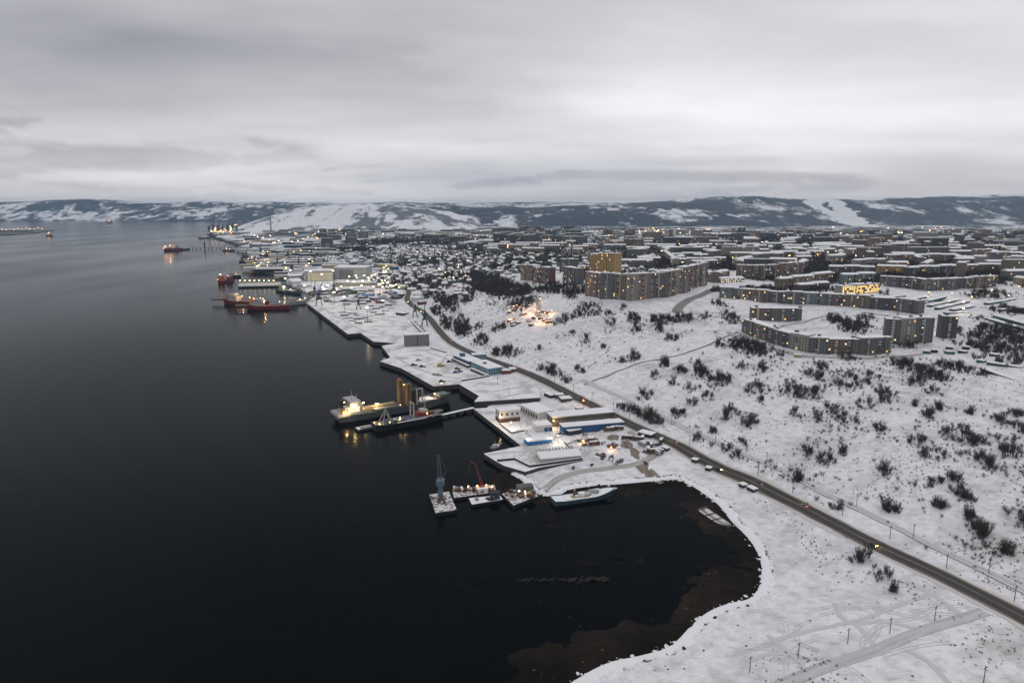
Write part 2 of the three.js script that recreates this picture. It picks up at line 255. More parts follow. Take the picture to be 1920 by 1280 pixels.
// hills: ridge line in the photograph, depths of foot, ridge and back
function hill(name, ridge, D0, DR, D1, forest, extra) {
  const R = ridge.map(([px, py]) => { const [x, y, d] = ray(px, py), t = DR / d; return [x * t, EYE + y * t]; }), x0 = R[0][0], x1 = R[R.length - 1][0], nx = 300, nz = 60;
  const ridgeAt = (x) => { let k = 0; while (k < R.length - 2 && R[k + 1][0] < x) k++; const t = clamp((x - R[k][0]) / (R[k + 1][0] - R[k][0]), 0, 1); return lerp(R[k][1], R[k + 1][1], t * t * (3 - 2 * t)); };
  const height = (x, d) => { const w = fbm(x * 0.0009 + D0, d * 0.0012, 3) - 0.5, s = clamp((d + w * 500 - D0) / (DR - D0), 0, 1.4), up = s < 1 ? Math.pow(sstep(0, 1, s), 0.85) : 1 - 0.25 * sstep(1, 1.4, s); return -6 + (ridgeAt(x) + 6) * up * (1 + (fbm(x * 0.0016, d * 0.002 + 4, 4) - 0.5) * 0.55 * Math.min(1, s * 1.2) * lerp(1, 0.3, sstep(0.6, 0.95, s))) + (fbm(x * 0.008, d * 0.008, 3) - 0.5) * 14 * Math.min(1, s * 2); };
  const pos = [], uv = [], idx = [];
  for (let j = 0; j < nz; j++) for (let i = 0; i < nx; i++) { const x = lerp(x0, x1, i / (nx - 1)), d = lerp(D0 - 150, D1, j / (nz - 1)); pos.push(x, height(x, d), -d); uv.push(i / (nx - 1), j / (nz - 1)); if (i && j) { const o = j * nx + i; idx.push(o - nx - 1, o - nx, o, o - nx - 1, o, o - 1); } }
  const W = 2048, H = 384, data = new Uint8Array(W * H * 4);
  for (let j = 0; j < H; j++) for (let i = 0; i < W; i++) {
    const x = lerp(x0, x1, (i + 0.5) / W), d = lerp(D0 - 150, D1, (j + 0.5) / H), o = (j * W + i) * 4, f = forest(x, d, (d - D0) / (DR - D0)), t = fbm(x * 0.03, d * 0.03, 3);
    const sn = [0.74, 0.74, 0.77], wd = [0.008 + 0.04 * t, 0.014 + 0.046 * t, 0.026 + 0.06 * t], m = extra && extra(x, d) ? 0 : f;
    for (let k = 0; k < 3; k++) data[o + k] = 255 * Math.pow(lerp(sn[k] * (0.9 + 0.2 * t), wd[k], m), 1 / 2.2); data[o + 3] = 255;
  }
  const tex = new THREE.DataTexture(data, W, H); tex.colorSpace = THREE.SRGBColorSpace; tex.magFilter = THREE.LinearFilter; tex.needsUpdate = true;
  const g = new THREE.BufferGeometry(); g.setAttribute('position', new THREE.Float32BufferAttribute(pos, 3)); g.setAttribute('uv', new THREE.Float32BufferAttribute(uv, 2)); g.setIndex(idx); g.computeVertexNormals();
  structure(mesh(name, g, new THREE.MeshStandardMaterial({ map: tex, roughness: 0.95 })));
  return height;
}
const woods = (s, lo, hi, k = 0.0013) => (x, d, t) => sstep(lo, hi, fbm(x * k * 1.6 + s, d * k * 1.3 + s, 7, 0.68) * 0.62 + fbm(x * 0.014 + s, d * 0.007, 5, 0.7) * 0.38);
hill('hill', [[-700, 376], [-300, 375], [0, 378], [60, 378], [120, 374], [190, 371.5], [240, 376], [300, 379], [380, 378], [450, 381], [520, 383], [600, 385], [680, 396]], 8350, 9900, 12200, (x, d, t) => Math.max(woods(3, 0.39, 0.49)(x, d, t) * (t > 0.92 ? 0.75 : 1), 0));
hill('hill', [[-900, 383], [0, 381], [300, 380], [520, 378.5], [640, 381], [760, 379], [900, 380], [1040, 378.5], [1200, 380], [1500, 381], [1900, 378], [2800, 380]], 11500, 14000, 16400, woods(9, 0.46, 0.58));
hill('hill', [[455, 434], [490, 420], [520, 405], [550, 396], [590, 389], [640, 383.5], [690, 381], [740, 384], [790, 388], [830, 394], [870, 404], [930, 430]], 4650, 5900, 7200, (x, d, t) => woods(21, 0.485, 0.56)(x, d, t) * 0.85);
hill('hill', [[660, 410], [740, 394], [800, 386], [850, 384.5], [900, 389], [960, 386], [1000, 389], [1060, 386], [1120, 385], [1200, 386], [1300, 392], [1420, 412]], 5500, 7000, 8600, woods(33, 0.38, 0.49));
const ski = [[1506, 382], [1530, 380], [1560, 384], [1590, 394], [1605, 404], [1640, 417], [1660, 424], [1630, 424], [1600, 422], [1565, 413], [1530, 399], [1510, 390]];
hill('hill', [[1000, 396], [1050, 387], [1150, 383], [1250, 376], [1310, 368.5], [1400, 369], [1450, 373], [1500, 374], [1560, 374], [1640, 377], [1700, 371], [1800, 367], [1880, 364], [2000, 362], [2300, 364], [2700, 372]], 5900, 7700, 9800,
  (x, d, t) => woods(47, 0.345 + 0.10 * sstep(0.8, 1.0, t), 0.48 + 0.10 * sstep(0.8, 1.0, t))(x, d, t) * 0.96,
  (() => { // the ski run and the open strips, as plots on the slope
    const plot = (pts) => pts.map(([px, f]) => { const d = lerp(5900, 7700, f), [rx, , rd] = ray(px, 400); return [rx / rd * d, d]; });
    const run = plot([[1497, 0.95], [1530, 0.97], [1570, 0.80], [1590, 0.60], [1612, 0.36], [1660, 0.05], [1625, 0.03], [1588, 0.14], [1550, 0.34], [1518, 0.62]]), wood1 = plot([[1545, 0.72], [1552, 0.72], [1568, 0.46], [1560, 0.44]]);
    return (x, d) => { const X = x + (fbm(x * 0.012, d * 0.012, 4) - 0.5) * 150, D = d + (fbm(x * 0.01 + 9, d * 0.01, 4) - 0.5) * 220; return inside(run, X, D) && !inside(wood1, X, D); };
  })());
// ---------------------------------------------------------------- roads, tracks, railway
const V3 = (a) => new THREE.Vector3(...a);
function lineOn(pts, step) { // smooth line over the ground through points of the photograph: [[x, z], ...] every step metres
  const c = new THREE.CatmullRomCurve3(pts.map(([px, py]) => { const [x, , d] = at(px, py); return new THREE.Vector3(x, 0, -d); }), false, 'centripetal');
  return c.getSpacedPoints(Math.max(4, Math.round(c.getLength() / step))).map((p) => [p.x, p.z]);
}
function ribbonGeo(line, off0, off1, lift, cross = 3, ragged = 0) { // a strip between two sideways offsets, laid on the ground
  const pos = [], uv = [], idx = []; let run = 0;
  line.forEach(([x, z], k) => {
    const a = line[Math.max(0, k - 1)], b = line[Math.min(line.length - 1, k + 1)], l = Math.hypot(b[0] - a[0], b[1] - a[1]) || 1, nx = -(b[1] - a[1]) / l, nz = (b[0] - a[0]) / l;
    if (k) run += Math.hypot(x - line[k - 1][0], z - line[k - 1][1]);
    for (let j = 0; j < cross; j++) { const o = lerp(off0, off1, j / (cross - 1)) + (j === 0 || j === cross - 1 ? ragged * (fbm(k * 0.35 + j * 50, lift * 90, 4, 0.6) - 0.5) : 0), X = x + nx * o, Z = z + nz * o; pos.push(X, ground(X, -Z) + lift, Z); uv.push(o, run); if (k && j) { const q = k * cross + j; idx.push(q - cross - 1, q - 1, q, q - cross - 1, q, q - cross); } }
  });
  const g = new THREE.BufferGeometry(); g.setAttribute('position', new THREE.Float32BufferAttribute(pos, 3)); g.setAttribute('uv', new THREE.Float32BufferAttribute(uv, 2)); g.setIndex(idx); g.computeVertexNormals();
  const n = g.attributes.normal; let up = 0; for (let i = 0; i < n.count; i++) up += n.getY(i); if (up < 0) { g.setIndex(idx.reverse()); g.computeVertexNormals(); }
  return g;
}
const nC = tiling(512, 16, 9, 4, 0.6);
const roadTex = (base, amp) => { const t = texture(512, (i, j) => { const s = nC[(j >> 4) % 512 * 512 + i], f = nC[j * 512 + i], v = base + (s - 0.5) * amp + (f - 0.5) * amp * 0.6; return [v, v, v]; }); t.repeat.set(1 / 16, 1 / 90); return t; };
const asphalt = new THREE.MeshStandardMaterial({ color: rgb(0.040, 0.035, 0.031), map: roadTex(0.75, 0.8), roughness: 0.75 }), slush = new THREE.MeshStandardMaterial({ color: rgb(0.26, 0.215, 0.175), map: roadTex(0.7, 0.9), roughness: 0.9 });
const packed = new THREE.MeshStandardMaterial({ color: rgb(0.60, 0.585, 0.59), map: roadTex(0.82, 0.5), roughness: 0.9 }), packedDirt = new THREE.MeshStandardMaterial({ color: rgb(0.47, 0.44, 0.42), map: roadTex(0.8, 0.6), roughness: 0.9 }), trackSnow = std(0.56, 0.55, 0.56, 0.95), earth = std(0.15, 0.115, 0.09, 0.95), steel = std(0.12, 0.115, 0.11, 0.5, { metalness: 0.6 });
const line0 = lineOn(ROAD_MAIN, 5);
structure(mesh('road_verge', ribbonGeo(line0, -7.6, 7.6, 0.12, 7, 4.5), std(0.56, 0.525, 0.50, 0.95)));
structure(mesh('road_verge', ribbonGeo(line0, -5.3, 5.3, 0.26, 7, 1.8), slush));
structure(mesh('road', ribbonGeo(line0, -4.0, 4.0, 0.42, 7), asphalt));
structure(mesh('road_slush_ridge', ribbonGeo(line0, -0.35, 0.35, 0.52), slush));
function path(name, pts, w, mat, lift = 0.14) { return structure(mesh(name, ribbonGeo(lineOn(pts, 4), -w / 2, w / 2, lift, 4), mat)); }
path('side_road', [[1848, 1146], [1790, 1164], [1720, 1186], [1640, 1220], [1560, 1246], [1470, 1282], [1380, 1320]], 6, packed);
path('road', [[1255, 500], [1240, 490], [1236, 475], [1228, 460]], 16, packed, 0.4);
path('road', [[1268, 586], [1275, 574], [1292, 562], [1320, 551], [1350, 541], [1372, 536]], 13, std(0.20, 0.185, 0.175), 0.35);
path('road', [[1050, 452], [1062, 466], [1072, 456], [1085, 444]], 20, packed, 0.5);
path('road', [[845, 600], [852, 580], [838, 560], [850, 545], [880, 530], [905, 515], [940, 500]], 10, packed, 0.4);
path('road', [[870, 610], [862, 585], [858, 562], [872, 546]], 8, packed, 0.4);
path('road', [[1000, 600], [1010, 580], [1004, 562], [990, 545], [975, 536]], 8, packedDirt, 0.35);
path('footpath', [[1095, 722], [1130, 708], [1170, 692], [1205, 679], [1240, 674], [1280, 664], [1320, 650], [1362, 631], [1385, 622]], 2.6, earth, 0.16);
path('road', [[1366, 622], [1400, 640], [1450, 655], [1520, 669], [1600, 672], [1680, 668], [1730, 664]], 6, packedDirt, 0.3);
path('road', [[1470, 610], [1515, 602], [1550, 592], [1570, 585]], 5, packedDirt, 0.3);
path('footpath', [[1620, 585], [1680, 596], [1700, 602]], 3, earth, 0.2);
for (const q of [[[915, 852], [950, 848], [1000, 846], [1050, 842]], [[985, 806], [995, 818], [1020, 822], [1050, 818]], [[905, 700], [870, 690], [835, 672], [800, 660]], [[740, 668], [780, 690], [830, 705], [880, 712]], [[600, 575], [640, 598], [690, 622], [740, 630]], [[640, 575], [700, 595], [760, 605], [790, 622]], [[920, 735], [960, 728], [990, 722]], [[940, 745], [975, 738], [1005, 735]]]) path('yard_track', q, 3.4, packed, 0.05);
path('yard_track', [[1020, 920], [1050, 896], [1090, 884], [1140, 878], [1200, 868], [1230, 845], [1195, 820], [1180, 808]], 6, packedDirt);
for (const t of [[[1700, 1090], [1740, 1110], [1780, 1135], [1800, 1150]], [[1450, 1200], [1530, 1180], [1620, 1160], [1670, 1140], [1745, 1112]], [[1565, 1130], [1580, 1160], [1610, 1175], [1640, 1210]], [[1610, 1170], [1660, 1165], [1730, 1180]], [[1700, 1218], [1740, 1240], [1780, 1280]], [[1440, 1190], [1470, 1215], [1500, 1240], [1510, 1270]], [[1400, 1240], [1450, 1225], [1520, 1235], [1560, 1232]]]) path('wheel_track', t, 2.4, trackSnow, 0.1);
{ // mud churned up by trucks in the scrap yard: ragged patches lying on the snow
  const mud = new THREE.MeshStandardMaterial({ color: rgb(0.27, 0.215, 0.17), map: roadTex(0.75, 0.8), roughness: 0.95 });
  YARD.forEach(([x, d, rx, rd], n) => { const pos = [], uv = [], idx = [], K = 36, Q = 7; for (let q = 0; q <= Q; q++) for (let k = 0; k < K; k++) { const f = k / K * 6.283, r = q / Q * (0.55 + 0.9 * fbm(Math.cos(f) * 2.2 + n * 9, Math.sin(f) * 2.2, 4, 0.62)), X = x + Math.cos(f) * rx * r, D = d + Math.sin(f) * rd * r; pos.push(X, ground(X, D) + 0.09 + n * 0.006, -D); uv.push(X, D); if (q) { const a = q * K + k, b = q * K + (k + 1) % K; idx.push(a - K, a, b, a - K, b, b - K); } }
    const g = new THREE.BufferGeometry(); g.setAttribute('position', new THREE.Float32BufferAttribute(pos, 3)); g.setAttribute('uv', new THREE.Float32BufferAttribute(uv, 2)); g.setIndex(idx); g.computeVertexNormals(); structure(mesh('churned_mud', g, mud)); });
}
{ // loops of tyre marks on the flat
  const R = rng(314); for (let k = 0; k < 16; k++) { let px = lerp(1330, 1860, R()), py = lerp(1120, 1275, R()), f = R() * 6.283, w = (R() - 0.5) * 0.7; const pts = []; for (let q = 0; q < 7; q++) { pts.push([px, py]); px += Math.cos(f) * 24; py += Math.sin(f) * 11; f += w * (0.3 + 1.4 * R()); } if (pts.some(([x, y]) => y > 1300 || y < 1105 || x > 1900 || y > 2000 - x * 0 && false || x < 1290 + Math.max(0, 1230 - y) * 0.9)) continue;
    const l = lineOn(pts, 2.5); structure(mesh('wheel_track', mergeGeometries([-0.85, 0.85].map((o) => ribbonGeo(l, o - 0.2, o + 0.2, 0.09, 2))), trackSnow)); }
}
{ // ploughed bank beside the lower field and railway line
  const rail = lineOn([[2050, 1172], [1920, 1108], [1800, 1048], [1700, 998], [1600, 950], [1500, 900], [1420, 862], [1330, 822], [1240, 780], [1150, 738], [1090, 712]], 5);
  structure(mesh('railway_bed', ribbonGeo(rail, -2.6, 2.6, 0.5, 4), std(0.60, 0.585, 0.59, 0.95)));
  for (const s of [-0.76, 0.76]) structure(mesh('rail', ribbonGeo(rail, s - 0.09, s + 0.09, 0.66, 2), steel));
}
{ // ice foot along the tide line: a ragged snow ledge
  const N = COAST.filter((c) => c.k === 'n'), c = new THREE.CatmullRomCurve3(N.map((p) => new THREE.Vector3(p.x, 0, -p.d)), false, 'centripetal'), P = c.getSpacedPoints(700), pos = [], idx = [];
  P.forEach((p, k) => { const a = P[Math.max(0, k - 1)], b = P[Math.min(700, k + 1)], l = Math.hypot(b.x - a.x, b.z - a.z), nx = -(b.z - a.z) / l, nz = (b.x - a.x) / l, j = (fbm(k * 0.21, 3, 4) - 0.5) * 3.4 + (fbm(k * 0.05, 8, 3) - 0.5) * 5;
    [[-1.4 + j, -0.5], [-1.2 + j, 0.95], [0.8 + j * 0.6, 1.35 + 0.5 * vnoise(k * 0.3, 1)], [3.5, 1.1], [5, null]].forEach(([o, y]) => { const s = -1, X = p.x + nx * o * s, Z = p.z + nz * o * s, g = groundMesh(X, -Z); pos.push(X, y === null ? g - 0.25 : Math.max(y, g + (o > 3 ? 0.12 : 0)), Z); });
    if (k) for (let q = 1; q < 5; q++) { const o = k * 5 + q; idx.push(o - 6, o, o - 1, o - 6, o - 5, o); } });
  const g = new THREE.BufferGeometry(); g.setAttribute('position', new THREE.Float32BufferAttribute(pos, 3)); g.setIndex(idx); g.computeVertexNormals(); let up = 0; for (let i = 0; i < g.attributes.normal.count; i++) up += g.attributes.normal.getY(i); if (up < 0) { g.setIndex(idx.reverse()); g.computeVertexNormals(); }
  structure(mesh('shore_ice', g, snow));
}

{ // stranded ice and boulders along the tide line
  const N = COAST.filter((c) => c.k === 'n'), c = new THREE.CatmullRomCurve3(N.map((p) => new THREE.Vector3(p.x, 0, -p.d)), false, 'centripetal'), R = rng(88), rock = new THREE.IcosahedronGeometry(0.6, 1), p = rock.attributes.position;
  for (let i = 0; i < p.count; i++) { const q = 0.7 + 0.6 * hash(Math.round(p.getX(i) * 90) + 7, Math.round((p.getY(i) * 3 + p.getZ(i)) * 70)); p.setXYZ(i, p.getX(i) * q * 1.3, p.getY(i) * q * 0.6, p.getZ(i) * q); } rock.computeVertexNormals();
  for (const [nm, label, mat, n, o0, o1, sc] of [['shore_ice_floe', 'broken blocks of ice stranded along the tide line', snow, 700, -7, 2, 1.1], ['beach_stone', 'dark stones and weed scattered over the mud beach', new THREE.MeshPhysicalMaterial({ color: rgb(0.016, 0.013, 0.011), roughness: 0.9, specularIntensity: 0.1 }), 900, -24, 1, 0.9], ['field_stone', 'dark stones and clods poking out of the snow', std(0.09, 0.075, 0.06), 420, 0, 0, 0.45]]) {
    const m = new THREE.InstancedMesh(rock, mat, n), q = new THREE.Matrix4(); m.name = nm; tag(m, label, 'stones'); m.userData.kind = 'stuff';
    for (let k = 0; k < n; k++) { let x, z; if (o0 || o1) { const t = R(), a = c.getPoint(t), b = c.getTangent(t), o = lerp(o0, o1, R() ** 0.6); x = a.x - b.z * o; z = a.z + b.x * o; } else { const w = at(lerp(1000, 1940, R()), lerp(620, 1270, R())); x = w[0]; z = -w[2]; }
      const g = groundMesh(x, -z), s = sc * (0.3 + R() ** 2 * 1.6); q.compose(new THREE.Vector3(x, Math.max(g, -0.1) + 0.05, z), new THREE.Quaternion().setFromEuler(new THREE.Euler(0, R() * 6, 0)), new THREE.Vector3(s, s, s)); m.setMatrixAt(k, q); }
    m.castShadow = m.receiveShadow = true; scene.add(m); }
}

// ---------------------------------------------------------------- lamps
const GLOW = { white: glow(1, 0.84, 0.50, 16), warm: glow(1, 0.64, 0.24, 15), sodium: glow(1, 0.42, 0.12, 14), red: glow(1, 0.12, 0.08, 12) };
const LAMP_RGB = { white: [1, 0.86, 0.55], warm: [1, 0.70, 0.34], sodium: [1, 0.46, 0.16], red: [1, 0.2, 0.1] };
const lampHead = box(0, -0.35, 0, 1.2, 0.35, 1.0).geo(), lampPole = new MB().beam([0, 0, 0], [0, 1, 0], 0.16, 0.1, 5).geo(), poleMat = std(0.07, 0.07, 0.075, 0.6);
function lamp(px, py, h, kind, label, group, power = 0, big = 1, name = 'street_lamp') {
  const [x, y, d] = at(px, py), o = thing(name, label, 'lamp', group, x, y, -d), p = mesh('pole', lampPole, poleMat, o); p.scale.set(big, h, big); p.position.y = -0.3;
  const m = mesh('lamp_head', lampHead, GLOW[kind], o); m.position.y = h; m.scale.setScalar(big);
  if (power) { const l = new THREE.PointLight(rgb(...LAMP_RGB[kind]), power, 0, 2); l.position.y = h - 0.36 * big - 0.3; l.castShadow = true; l.shadow.radius = 15; o.add(l); }
  return o;
}

// ---------------------------------------------------------------- buildings of the port
const M = {
  white: std(0.52, 0.51, 0.50), cream: std(0.50, 0.45, 0.36), brick: std(0.10, 0.055, 0.045), blue: std(0.012, 0.075, 0.20, 0.6), brightBlue: std(0.02, 0.17, 0.42, 0.55), paleBlue: std(0.17, 0.27, 0.33), slate: std(0.045, 0.075, 0.10), brown: std(0.12, 0.10, 0.075), grey: std(0.17, 0.17, 0.165), dark: std(0.03, 0.03, 0.032), black: std(0.012, 0.012, 0.014, 0.6),
  hall: std(0.30, 0.31, 0.31), glass: std(0.02, 0.024, 0.03, 0.25), yellow: std(0.42, 0.32, 0.09), green: std(0.02, 0.12, 0.085), teal: std(0.04, 0.10, 0.115), red: std(0.17, 0.018, 0.022, 0.55), rust: std(0.13, 0.06, 0.035), orange: std(0.45, 0.13, 0.03), tan: std(0.33, 0.24, 0.13), shipBlue: std(0.035, 0.075, 0.10, 0.6), deck: std(0.10, 0.11, 0.10), gold: std(0.20, 0.13, 0.055, 0.55), litDoor: std(0.62, 0.55, 0.40),
};
const frameOf = (A, B) => { const a = at(...A), b = at(...B), th = Math.atan2(b[2] - a[2], b[0] - a[0]); return { x: (a[0] + b[0]) / 2, d: (a[2] + b[2]) / 2, y: Math.min(a[1], b[1]), th, L: Math.hypot(b[0] - a[0], b[2] - a[2]) }; };
function building(name, label, A, B, depth, h, o = {}) { // front foot from A to B, depth away from the water viewer
  const f = frameOf(A, B), L = o.length ?? f.L, g = thing(name, label, o.category ?? 'building', o.group, f.x, f.y, -f.d, f.th);
  box(0, -3, -depth / 2, L, h + 3, depth).build('wall', o.wall ?? M.grey, g);
  if (o.plinth) box(0, -2.9, 0.06 - depth / 2, L + 0.2, o.plinth[1] + 2.9, depth + 0.12).build('plinth', o.plinth[0], g);
  const ov = o.over ?? 0.4;
  if (o.gable) { // pitched snow roof along the length
    const r = h + o.gable, a = L / 2 + ov, z0 = ov, z1 = -depth - ov, zm = -depth / 2, t = 0.35, R = new MB();
    R.quad([-a, h, z0], [a, h, z0], [a, r, zm], [-a, r, zm]).quad([a, h, z1], [-a, h, z1], [-a, r, zm], [a, r, zm]).quad([-a, h - t, z0], [a, h - t, z0], [a, h, z0], [-a, h, z0]).quad([a, h - t, z1], [-a, h - t, z1], [-a, h, z1], [a, h, z1]).tri([a, h, z0], [a, h, z1], [a, r, zm]).tri([-a, h, z1], [-a, h, z0], [-a, r, zm]).quad([-a, h - t, z1], [a, h - t, z1], [a, h - t, z0], [-a, h - t, z0]);
    R.build('roof', snow, g);
  } else box(0, h, -depth / 2, L + ov, 0.55, depth + ov).build('roof', snow, g);
  const win = (list, mat, nm) => { for (const [u, y, w, hh] of list) { const m = mesh(nm, box(0, 0, 0, w, hh, 0.16).geo(), mat, g); m.position.set(u * L, y, 0.06); box(0, -0.16, 0.06, w + 0.3, 0.16, 0.36).build(nm === 'door' ? 'threshold' : 'sill', snow, m); } };
  if (o.windows) { const [n, ys, w, hh] = o.windows; for (const y of ys) win(Array.from({ length: n }, (_, k) => [(k + 0.5) / n - 0.5, y, w, hh]), M.glass, 'window'); }
  if (o.sideWindows) { const [n, ys, w, hh] = o.sideWindows; for (const y of ys) for (let k = 0; k < n; k++) for (const s of [-1, 1]) { const m = mesh('window', box(0, 0, 0, 0.16, hh, w).geo(), M.glass, g); m.position.set(s * (L / 2 + 0.06), y, -depth * (k + 0.5) / n); } }
  if (o.doors) win(o.doors, o.doorMat ?? M.blue, 'door');
  for (const [nm, mat, u, y, z, sx, sy, sz] of o.extra ?? []) box(u * L, y, z, sx, sy, sz).build(nm, mat, g);
  return g;
}
building('port_office', 'two-storey white port office with brown brick ground floor on the quay edge', [936, 793], [975, 789], 11, 10.5, { wall: M.white, plinth: [M.brick, 3.8], windows: [4, [6], 1.8, 2.4], sideWindows: [2, [6], 1.6, 2.2] });
building('workshop', 'long low workshop with dark doors behind the white port office', [976, 771], [1008, 787], 17, 6, { wall: M.white, windows: [7, [0.5], 2.2, 3.6] });
building('garage', 'small white garage with two blue doors between quay and long brown hall', [1006, 810.5], [1035, 808], 12, 5.4, { wall: M.white, doors: [[0.12, 0.1, 3.4, 3.4], [0.4, 0.1, 3, 3.4]] });
building('warehouse', 'long brown warehouse with snowy flat roof behind the dark blue warehouse', [1036, 800], [1152, 781], 15, 8, { wall: M.brown, windows: [14, [4.6], 2.2, 1.2] });
building('warehouse', 'long dark blue metal warehouse beside the scrap yard', [1056, 814.5], [1170, 797], 10, 6.3, { wall: M.blue, extra: Array.from({ length: 11 }, (_, k) => ['wall_rib', M.slate, (k + 0.5) / 11 - 0.5, 0, 0.08, 0.25, 6.2, 0.18]) });
building('shed', 'dark open shed with a snowy roof against the blue warehouse', [1067, 817], [1090, 813], 6, 3.8, { wall: M.dark });
building('shed', 'bright blue low shed under a floodlight on the quay', [990, 836], [1034.5, 830], 9, 3.4, { wall: M.brightBlue, extra: [['stripe', M.white, 0, 2.9, 0.06, 16, 0.25, 0.14]] });
building('warehouse', 'pale ribbed warehouse with pitched roof inside the fenced quay corner', [1014, 868], [1089, 861], 14, 3.4, { wall: std(0.42, 0.42, 0.42), gable: 2.6, extra: Array.from({ length: 12 }, (_, k) => ['roof_rib', M.hall, (k + 0.5) / 12 - 0.5, 3.6, -15.5, 0.7, 0.9, 5]) });
for (const [A, B, dp, h, w, t] of [[[1042, 748], [1057, 746], 7, 4, M.slate, 'small slate shed by the road above the retaining wall'], [[1053, 755], [1073, 751], 9, 3.6, M.brick, 'brick shed with sagging snow roof below the road'], [[1083, 775], [1095, 772], 5, 4.5, M.brown, 'little brown hut on the roof level behind the long brown warehouse'], [[1020, 742], [1033, 747], 5, 3, M.dark, 'black lean-to shed next to the retaining wall corner'], [[1097, 779], [1120, 775], 8, 3, M.white, 'low white store with blank walls under the road']]) building('shed', t, A, B, dp, h, { wall: w });
building('office_building', 'pale blue two-storey office block by the harbour road', [883.5, 690.5], [915, 704.5], 19, 8, { wall: M.paleBlue, windows: [9, [1.6, 5], 1.5, 1.6], sideWindows: [6, [1.6, 5], 1.5, 1.6], extra: [['roof_hatch', M.brown, -0.05, 8.5, -8, 4, 1.6, 3], ['drainpipe', M.white, 0.495, 0, 0.12, 0.3, 8, 0.2]] });
building('workshop', 'dark blue workshop with a box on its roof next to the pale blue offices', [850, 675.5], [880, 688], 16, 6.5, { wall: M.slate, windows: [8, [2.6], 1.6, 1.6], extra: [['roof_box', M.blue, -0.2, 7, -6, 6, 3.2, 5]] });
building('annex', 'pale blue annex behind the harbour offices', [886, 676], [912, 672.5], 9, 7, { wall: M.paleBlue, windows: [6, [4], 1.5, 1.6] });
building('shed', 'row of low dark lock-ups in front of the dark blue workshop', [846, 675.5], [877, 690], 3, 2.6, { wall: M.dark });
building('shed', 'row of low dark lock-ups in front of the pale blue offices', [882, 694.5], [911, 707], 3, 2.6, { wall: M.dark });
building('hut', 'brown timber hut past the end of the pale blue offices', [941, 702], [958, 700], 7, 4.4, { wall: M.rust });
building('hut', 'grey timber hut with twin roofs on the roadside past the offices', [957, 699], [968, 697], 8, 4.2, { wall: M.brown });
building('boiler_house', 'windowless grey block standing where two quays meet', [759, 650], [805, 648.5], 13, 16, { wall: M.grey, over: -0.2, extra: [['downpipe', M.dark, 0.02, 0, 0.15, 0.9, 16, 0.3]] });
building('retaining_wall', 'low concrete wall dividing the office yard from the upper quay', [866, 715], [918, 706], 1.2, 1.6, { wall: M.brown, category: 'wall' });
building('retaining_wall', 'low concrete wall beside the grey windowless block', [806, 653], [836, 661], 1, 1.2, { wall: M.brown, category: 'wall' });
building('shipbuilding_hall', 'huge grey shipbuilding hall, the taller of the pair', [625, 525], [687, 523.5], 70, 32, { wall: M.hall, extra: [['door', M.grey, -0.1, 0, 0.2, 36, 26, 0.4]] });
building('shipbuilding_hall', 'huge grey shipbuilding hall with a floodlit cream door', [571, 528], [623, 526.5], 60, 26, { wall: M.hall, extra: [['door', M.litDoor, 0.07, 0, 0.2, 60, 22, 0.4]] });
building('warehouse', 'grey store leaning on the hall with the cream door', [543, 527], [570, 525.5], 40, 13, { wall: M.hall });
building('assembly_shed', 'long floodlit assembly shed in front of the tallest hall', [628, 537.5], [704, 535.5], 30, 10, { wall: std(0.34, 0.35, 0.30), windows: [12, [5.5], 3.5, 1.6] });
building('warehouse', 'mustard yellow warehouse beyond the shipbuilding halls', [708, 503], [738, 502], 22, 12, { wall: M.yellow });
building('warehouse', 'blue-walled store beside the mustard yellow warehouse', [688, 505], [702, 504], 25, 9, { wall: M.brightBlue });
building('warehouse', 'dark blue store past the mustard yellow warehouse', [739, 506], [748, 505], 16, 9, { wall: M.blue });
for (const [A, B, dp, h, w, g, t] of [[[547, 534], [566, 532], 30, 8, M.white, 6, 'white gabled boat shed at the head of the ship basin'], [[570, 540], [584, 538], 24, 6, M.white, 5, 'white tent-shaped shed in front of the cream hall door'], [[640, 546], [660, 545], 12, 5, M.grey, 0, 'grey workshop on the shipyard apron under the floodlights'], [[668, 549], [690, 547], 12, 5, M.rust, 0, 'rust-red store on the shipyard apron'], [[671, 553], [684, 552], 10, 5, M.green, 0, 'dark green store on the shipyard apron'], [[730, 548], [745, 552], 14, 6, M.brightBlue, 0, 'blue store under the roadside lamps of the shipyard'], [[602, 548], [616, 547], 12, 5, M.slate, 0, 'slate store near the green portal crane'], [[692, 561], [701, 562], 8, 4, M.slate, 0, 'small slate kiosk in the middle of the storage quay'], [[742, 590], [757, 592], 12, 4, M.dark, 0, 'dark flat store beside the crane tracks'], [[632, 566], [646, 564], 16, 3, M.brown, 0, 'brown open store at the edge of the storage quay'], [[783, 566], [795, 563], 14, 8, M.white, 0, 'white two-storey house across the road from the shipyard'], [[787, 572], [800, 570], 10, 6, M.rust, 0, 'dark red-brown house across the road from the shipyard']]) building(g ? 'boat_shed' : 'store', t, A, B, dp, h, { wall: w, gable: g });
function fence(label, pts, h, mat = M.dark) { const o = thing('fence', label, 'fence'); pts.slice(1).forEach((b, k) => { const f = frameOf(pts[k], b); box(f.x, f.y - 0.6, -f.d, f.L, h + 0.6, 0.35, f.th).build('fence_panel', mat, o); box(f.x, f.y + h, -f.d, f.L, 0.18, 0.6, f.th).build('snow_cap', snow, o); }); return o; }
fence('dark concrete fence round the quay corner with the ribbed warehouse', [[932, 866], [965, 862], [993, 876], [1092, 862], [1058, 830]], 1.7);
fence('low kerb wall round the snowy terrace in front of the white port office', [[937, 795], [959, 813], [982, 808]], 1.3, M.brown);
fence('thin dark fence along the inner edge of the scrap yard', [[1044, 817], [1052, 812], [1056, 816]], 1.6);
